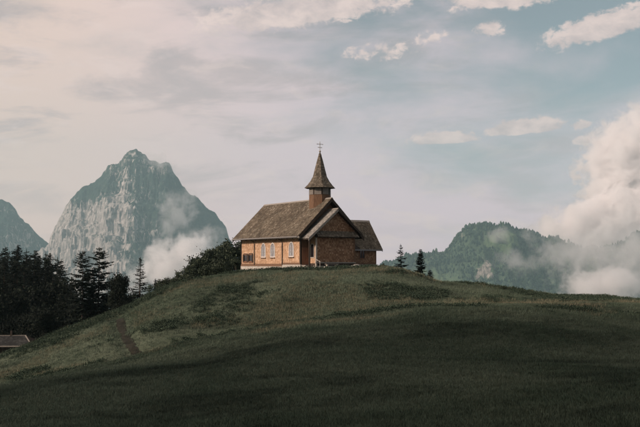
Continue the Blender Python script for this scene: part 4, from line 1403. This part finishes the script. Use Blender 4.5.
# ------------------------------------------------------------------ meadow grass: tufts scattered over the hill
def tuft(seed, n, h, spread, wid):
    r = np.random.default_rng(seed)
    vs, fs = [], []
    for i in range(n):
        a = r.uniform(0, 6.28); d = np.array([math.cos(a), math.sin(a), 0]); b = np.array([r.normal(0, spread), r.normal(0, spread), -0.03])
        hh = h * r.uniform(0.5, 1.2); bend = r.uniform(0.15, 0.8) * hh
        s = np.array([-d[1], d[0], 0]) * wid * r.uniform(0.7, 1.3)
        m = b + d * bend * 0.3 + np.array([0, 0, hh * 0.55]); t = b + d * bend + np.array([0, 0, hh])
        k = len(vs)
        vs += [tuple(b - s), tuple(b + s), tuple(m + s * 0.8), tuple(m - s * 0.8), tuple(t)]
        fs += [(k, k + 1, k + 2, k + 3), (k + 3, k + 2, k + 4)]
    me = bpy.data.meshes.new('tuft'); me.from_pydata(vs, [], fs); me.update(); me.materials.append(M_blade)
    return bpy.data.objects.new('tuft', me)


tufts = [tuft(1, 16, 0.10, 0.12, 0.007), tuft(2, 18, 0.14, 0.14, 0.008), tuft(3, 14, 0.08, 0.12, 0.007), tuft(4, 18, 0.20, 0.14, 0.008)]


N1 = 330000
u = rng.random(N1)
gy = 25 * (122 / 25.0) ** u                # density falls with distance
gx = (gy * 0.40 + 13.0) * rng.uniform(-1, 1, N1)          # past the frame on both sides
lx = (gx - CH_X) * math.cos(CH_TH) + (gy - CH_Y) * math.sin(CH_TH)
ly = -(gx - CH_X) * math.sin(CH_TH) + (gy - CH_Y) * math.cos(CH_TH)
inside = ((np.abs(lx) < 4.1) & (ly > -0.2) & (ly < 14.6)) | ((np.abs(lx) < 2.9) & (ly > -1.8) & (ly < 0)) | ((lx > 0) & (lx < 9.0) & (ly > 2.1) & (ly < 6.9)) | ((lx > -3.9) & (lx < -2.7) & (ly > -1.7) & (ly < 0))
keep = ~inside
gx, gy = gx[keep], gy[keep]
keep = track_dist(gx, gy) > 0.36
gx, gy = gx[keep], gy[keep]
gzv = ground(gx, gy)
patch = fbm(gx / 9, gy / 6, 201, 3)
sc = (0.75 + 0.55 * rng.random(len(gx))) * (1 + 0.9 * np.clip(patch - 0.1, 0, 1)) * np.clip(gy / 90, 0.8, 1.0)
lx = (gx - CH_X) * math.cos(CH_TH) + (gy - CH_Y) * math.sin(CH_TH)
ly = -(gx - CH_X) * math.sin(CH_TH) + (gy - CH_Y) * math.cos(CH_TH)
sc *= np.clip(np.maximum(np.maximum(np.abs(lx - 2) - 6, np.abs(ly - 6) - 8.5), 0) / 5, 0.4, 1)
me = bpy.data.meshes.new('grass')
me.vertices.add(len(gx)); me.vertices.foreach_set('co', np.stack([gx, gy, gzv], 1).astype(np.float32).ravel())
attr(me, 'size', sc); attr(me, 'spin', rng.uniform(0, 6.28, len(gx)))
me.update()
grass = link('grass', me, None, None, kind='stuff', label='short dark green grass covering the chapel hill', category='grass')
ng = bpy.data.node_groups.new('scatter_tufts', 'GeometryNodeTree')
ng.interface.new_socket('Geometry', in_out='INPUT', socket_type='NodeSocketGeometry')
ng.interface.new_socket('Geometry', in_out='OUTPUT', socket_type='NodeSocketGeometry')
gi = ng.nodes.new('NodeGroupInput'); go = ng.nodes.new('NodeGroupOutput')
iop = ng.nodes.new('GeometryNodeInstanceOnPoints')
gti = ng.nodes.new('GeometryNodeGeometryToInstance')
for t in tufts[::-1]:
    oi = ng.nodes.new('GeometryNodeObjectInfo'); oi.inputs['Object'].default_value = t
    ng.links.new(oi.outputs['Geometry'], gti.inputs[0])
iop.inputs['Pick Instance'].default_value = True
na = ng.nodes.new('GeometryNodeInputNamedAttribute'); na.data_type = 'FLOAT'; na.inputs['Name'].default_value = 'size'
nb_ = ng.nodes.new('GeometryNodeInputNamedAttribute'); nb_.data_type = 'FLOAT'; nb_.inputs['Name'].default_value = 'spin'
cx_ = ng.nodes.new('ShaderNodeCombineXYZ')
ng.links.new(nb_.outputs[0], cx_.inputs[2])
ng.links.new(gi.outputs[0], iop.inputs['Points'])
ng.links.new(gti.outputs[0], iop.inputs['Instance'])
ng.links.new(na.outputs[0], iop.inputs['Scale'])
ng.links.new(cx_.outputs[0], iop.inputs['Rotation'])
ng.links.new(iop.outputs[0], go.inputs[0])
md = grass.modifiers.new('scatter', 'NODES'); md.node_group = ng


# ------------------------------------------------------------------ weeds and pale seeding grass in patches
def scatter(name, src, x, y, size, label, cat):
    me = bpy.data.meshes.new(name)
    me.vertices.add(len(x)); me.vertices.foreach_set('co', np.stack([x, y, ground(x, y)], 1).astype(np.float32).ravel())
    attr(me, 'size', size); attr(me, 'spin', rng.uniform(0, 6.28, len(x)))
    me.update()
    o = link(name, me, None, None, kind='stuff', label=label, category=cat)
    t = ng.copy()
    keep_one = False
    for nd in list(t.nodes):
        if nd.bl_idname == 'GeometryNodeObjectInfo':
            if keep_one: t.nodes.remove(nd)
            else:
                nd.inputs['Object'].default_value = src; keep_one = True
    md = o.modifiers.new('scatter', 'NODES'); md.node_group = t
    return o


def patch_points(n, scale, seed, thr, y0=56.0, y1=108.0):
    y = rng.uniform(y0, y1, n); x = (y * 0.38 + 12.0) * rng.uniform(-1, 1, n)
    f = fbm(x / scale, y / (scale * 0.7), seed, 4, 0.6)
    lx = (x - CH_X) * math.cos(CH_TH) + (y - CH_Y) * math.sin(CH_TH); ly = -(x - CH_X) * math.sin(CH_TH) + (y - CH_Y) * math.cos(CH_TH)
    ok = (rng.random(n) < np.clip((f - thr) * 2.6, 0, 0.75)) & ~((np.abs(lx - 2) < 7.4) & (ly > -3.5) & (ly < 15)) & (track_dist(x, y) > 1.1)
    return x[ok], y[ok], f[ok]


M_weed = island_mat('weed_leaves', [(0.0, (0.026, 0.042, 0.028)), (0.6, (0.045, 0.068, 0.045)), (1.0, (0.085, 0.110, 0.074))], 0.8, 1.0, 0.2, 0.1)
r_ = np.random.default_rng(77)
P = r_.normal(0, 1, (70, 3)) * np.array([0.15, 0.15, 0.06]) + np.array([0, 0, 0.09])
D = r_.normal(0, 1, (70, 3)); D[:, 2] = np.abs(D[:, 2]); D /= np.linalg.norm(D, axis=1)[:, None]
S_ = np.cross(D, r_.normal(0, 1, (70, 3))); S_ /= np.linalg.norm(S_, axis=1)[:, None]
L_ = r_.uniform(0.05, 0.11, 70)
V_, F_ = quads_from(P, P + D * L_[:, None], S_, L_ * 0.36)
weed = bpy.data.objects.new('weed', mesh_np('weed', V_, F_, False, [M_weed]))
wx, wy, wf = patch_points(95000, 9.0, 301, -0.02, 62)
scatter('weeds', weed, wx, wy, 0.5 + 0.9 * rng.random(len(wx)) ** 2, 'dark weedy ground cover in patches on the chapel slope', 'weeds')
M_straw = island_mat('seed_heads', [(0.0, (0.10, 0.105, 0.065)), (1.0, (0.21, 0.195, 0.13))], 0.8, 1.0, 0.2, 0.1)
straw = tuft(9, 14, 0.30, 0.16, 0.006); straw.data.materials.clear(); straw.data.materials.append(M_straw)
sx_, sy_, sf_ = patch_points(80000, 10.0, 333, 0.05, 60)
scatter('seeding_grass', straw, sx_, sy_, 0.6 + 0.6 * rng.random(len(sx_)), 'pale seeding grass in patches on the chapel slope', 'grass')
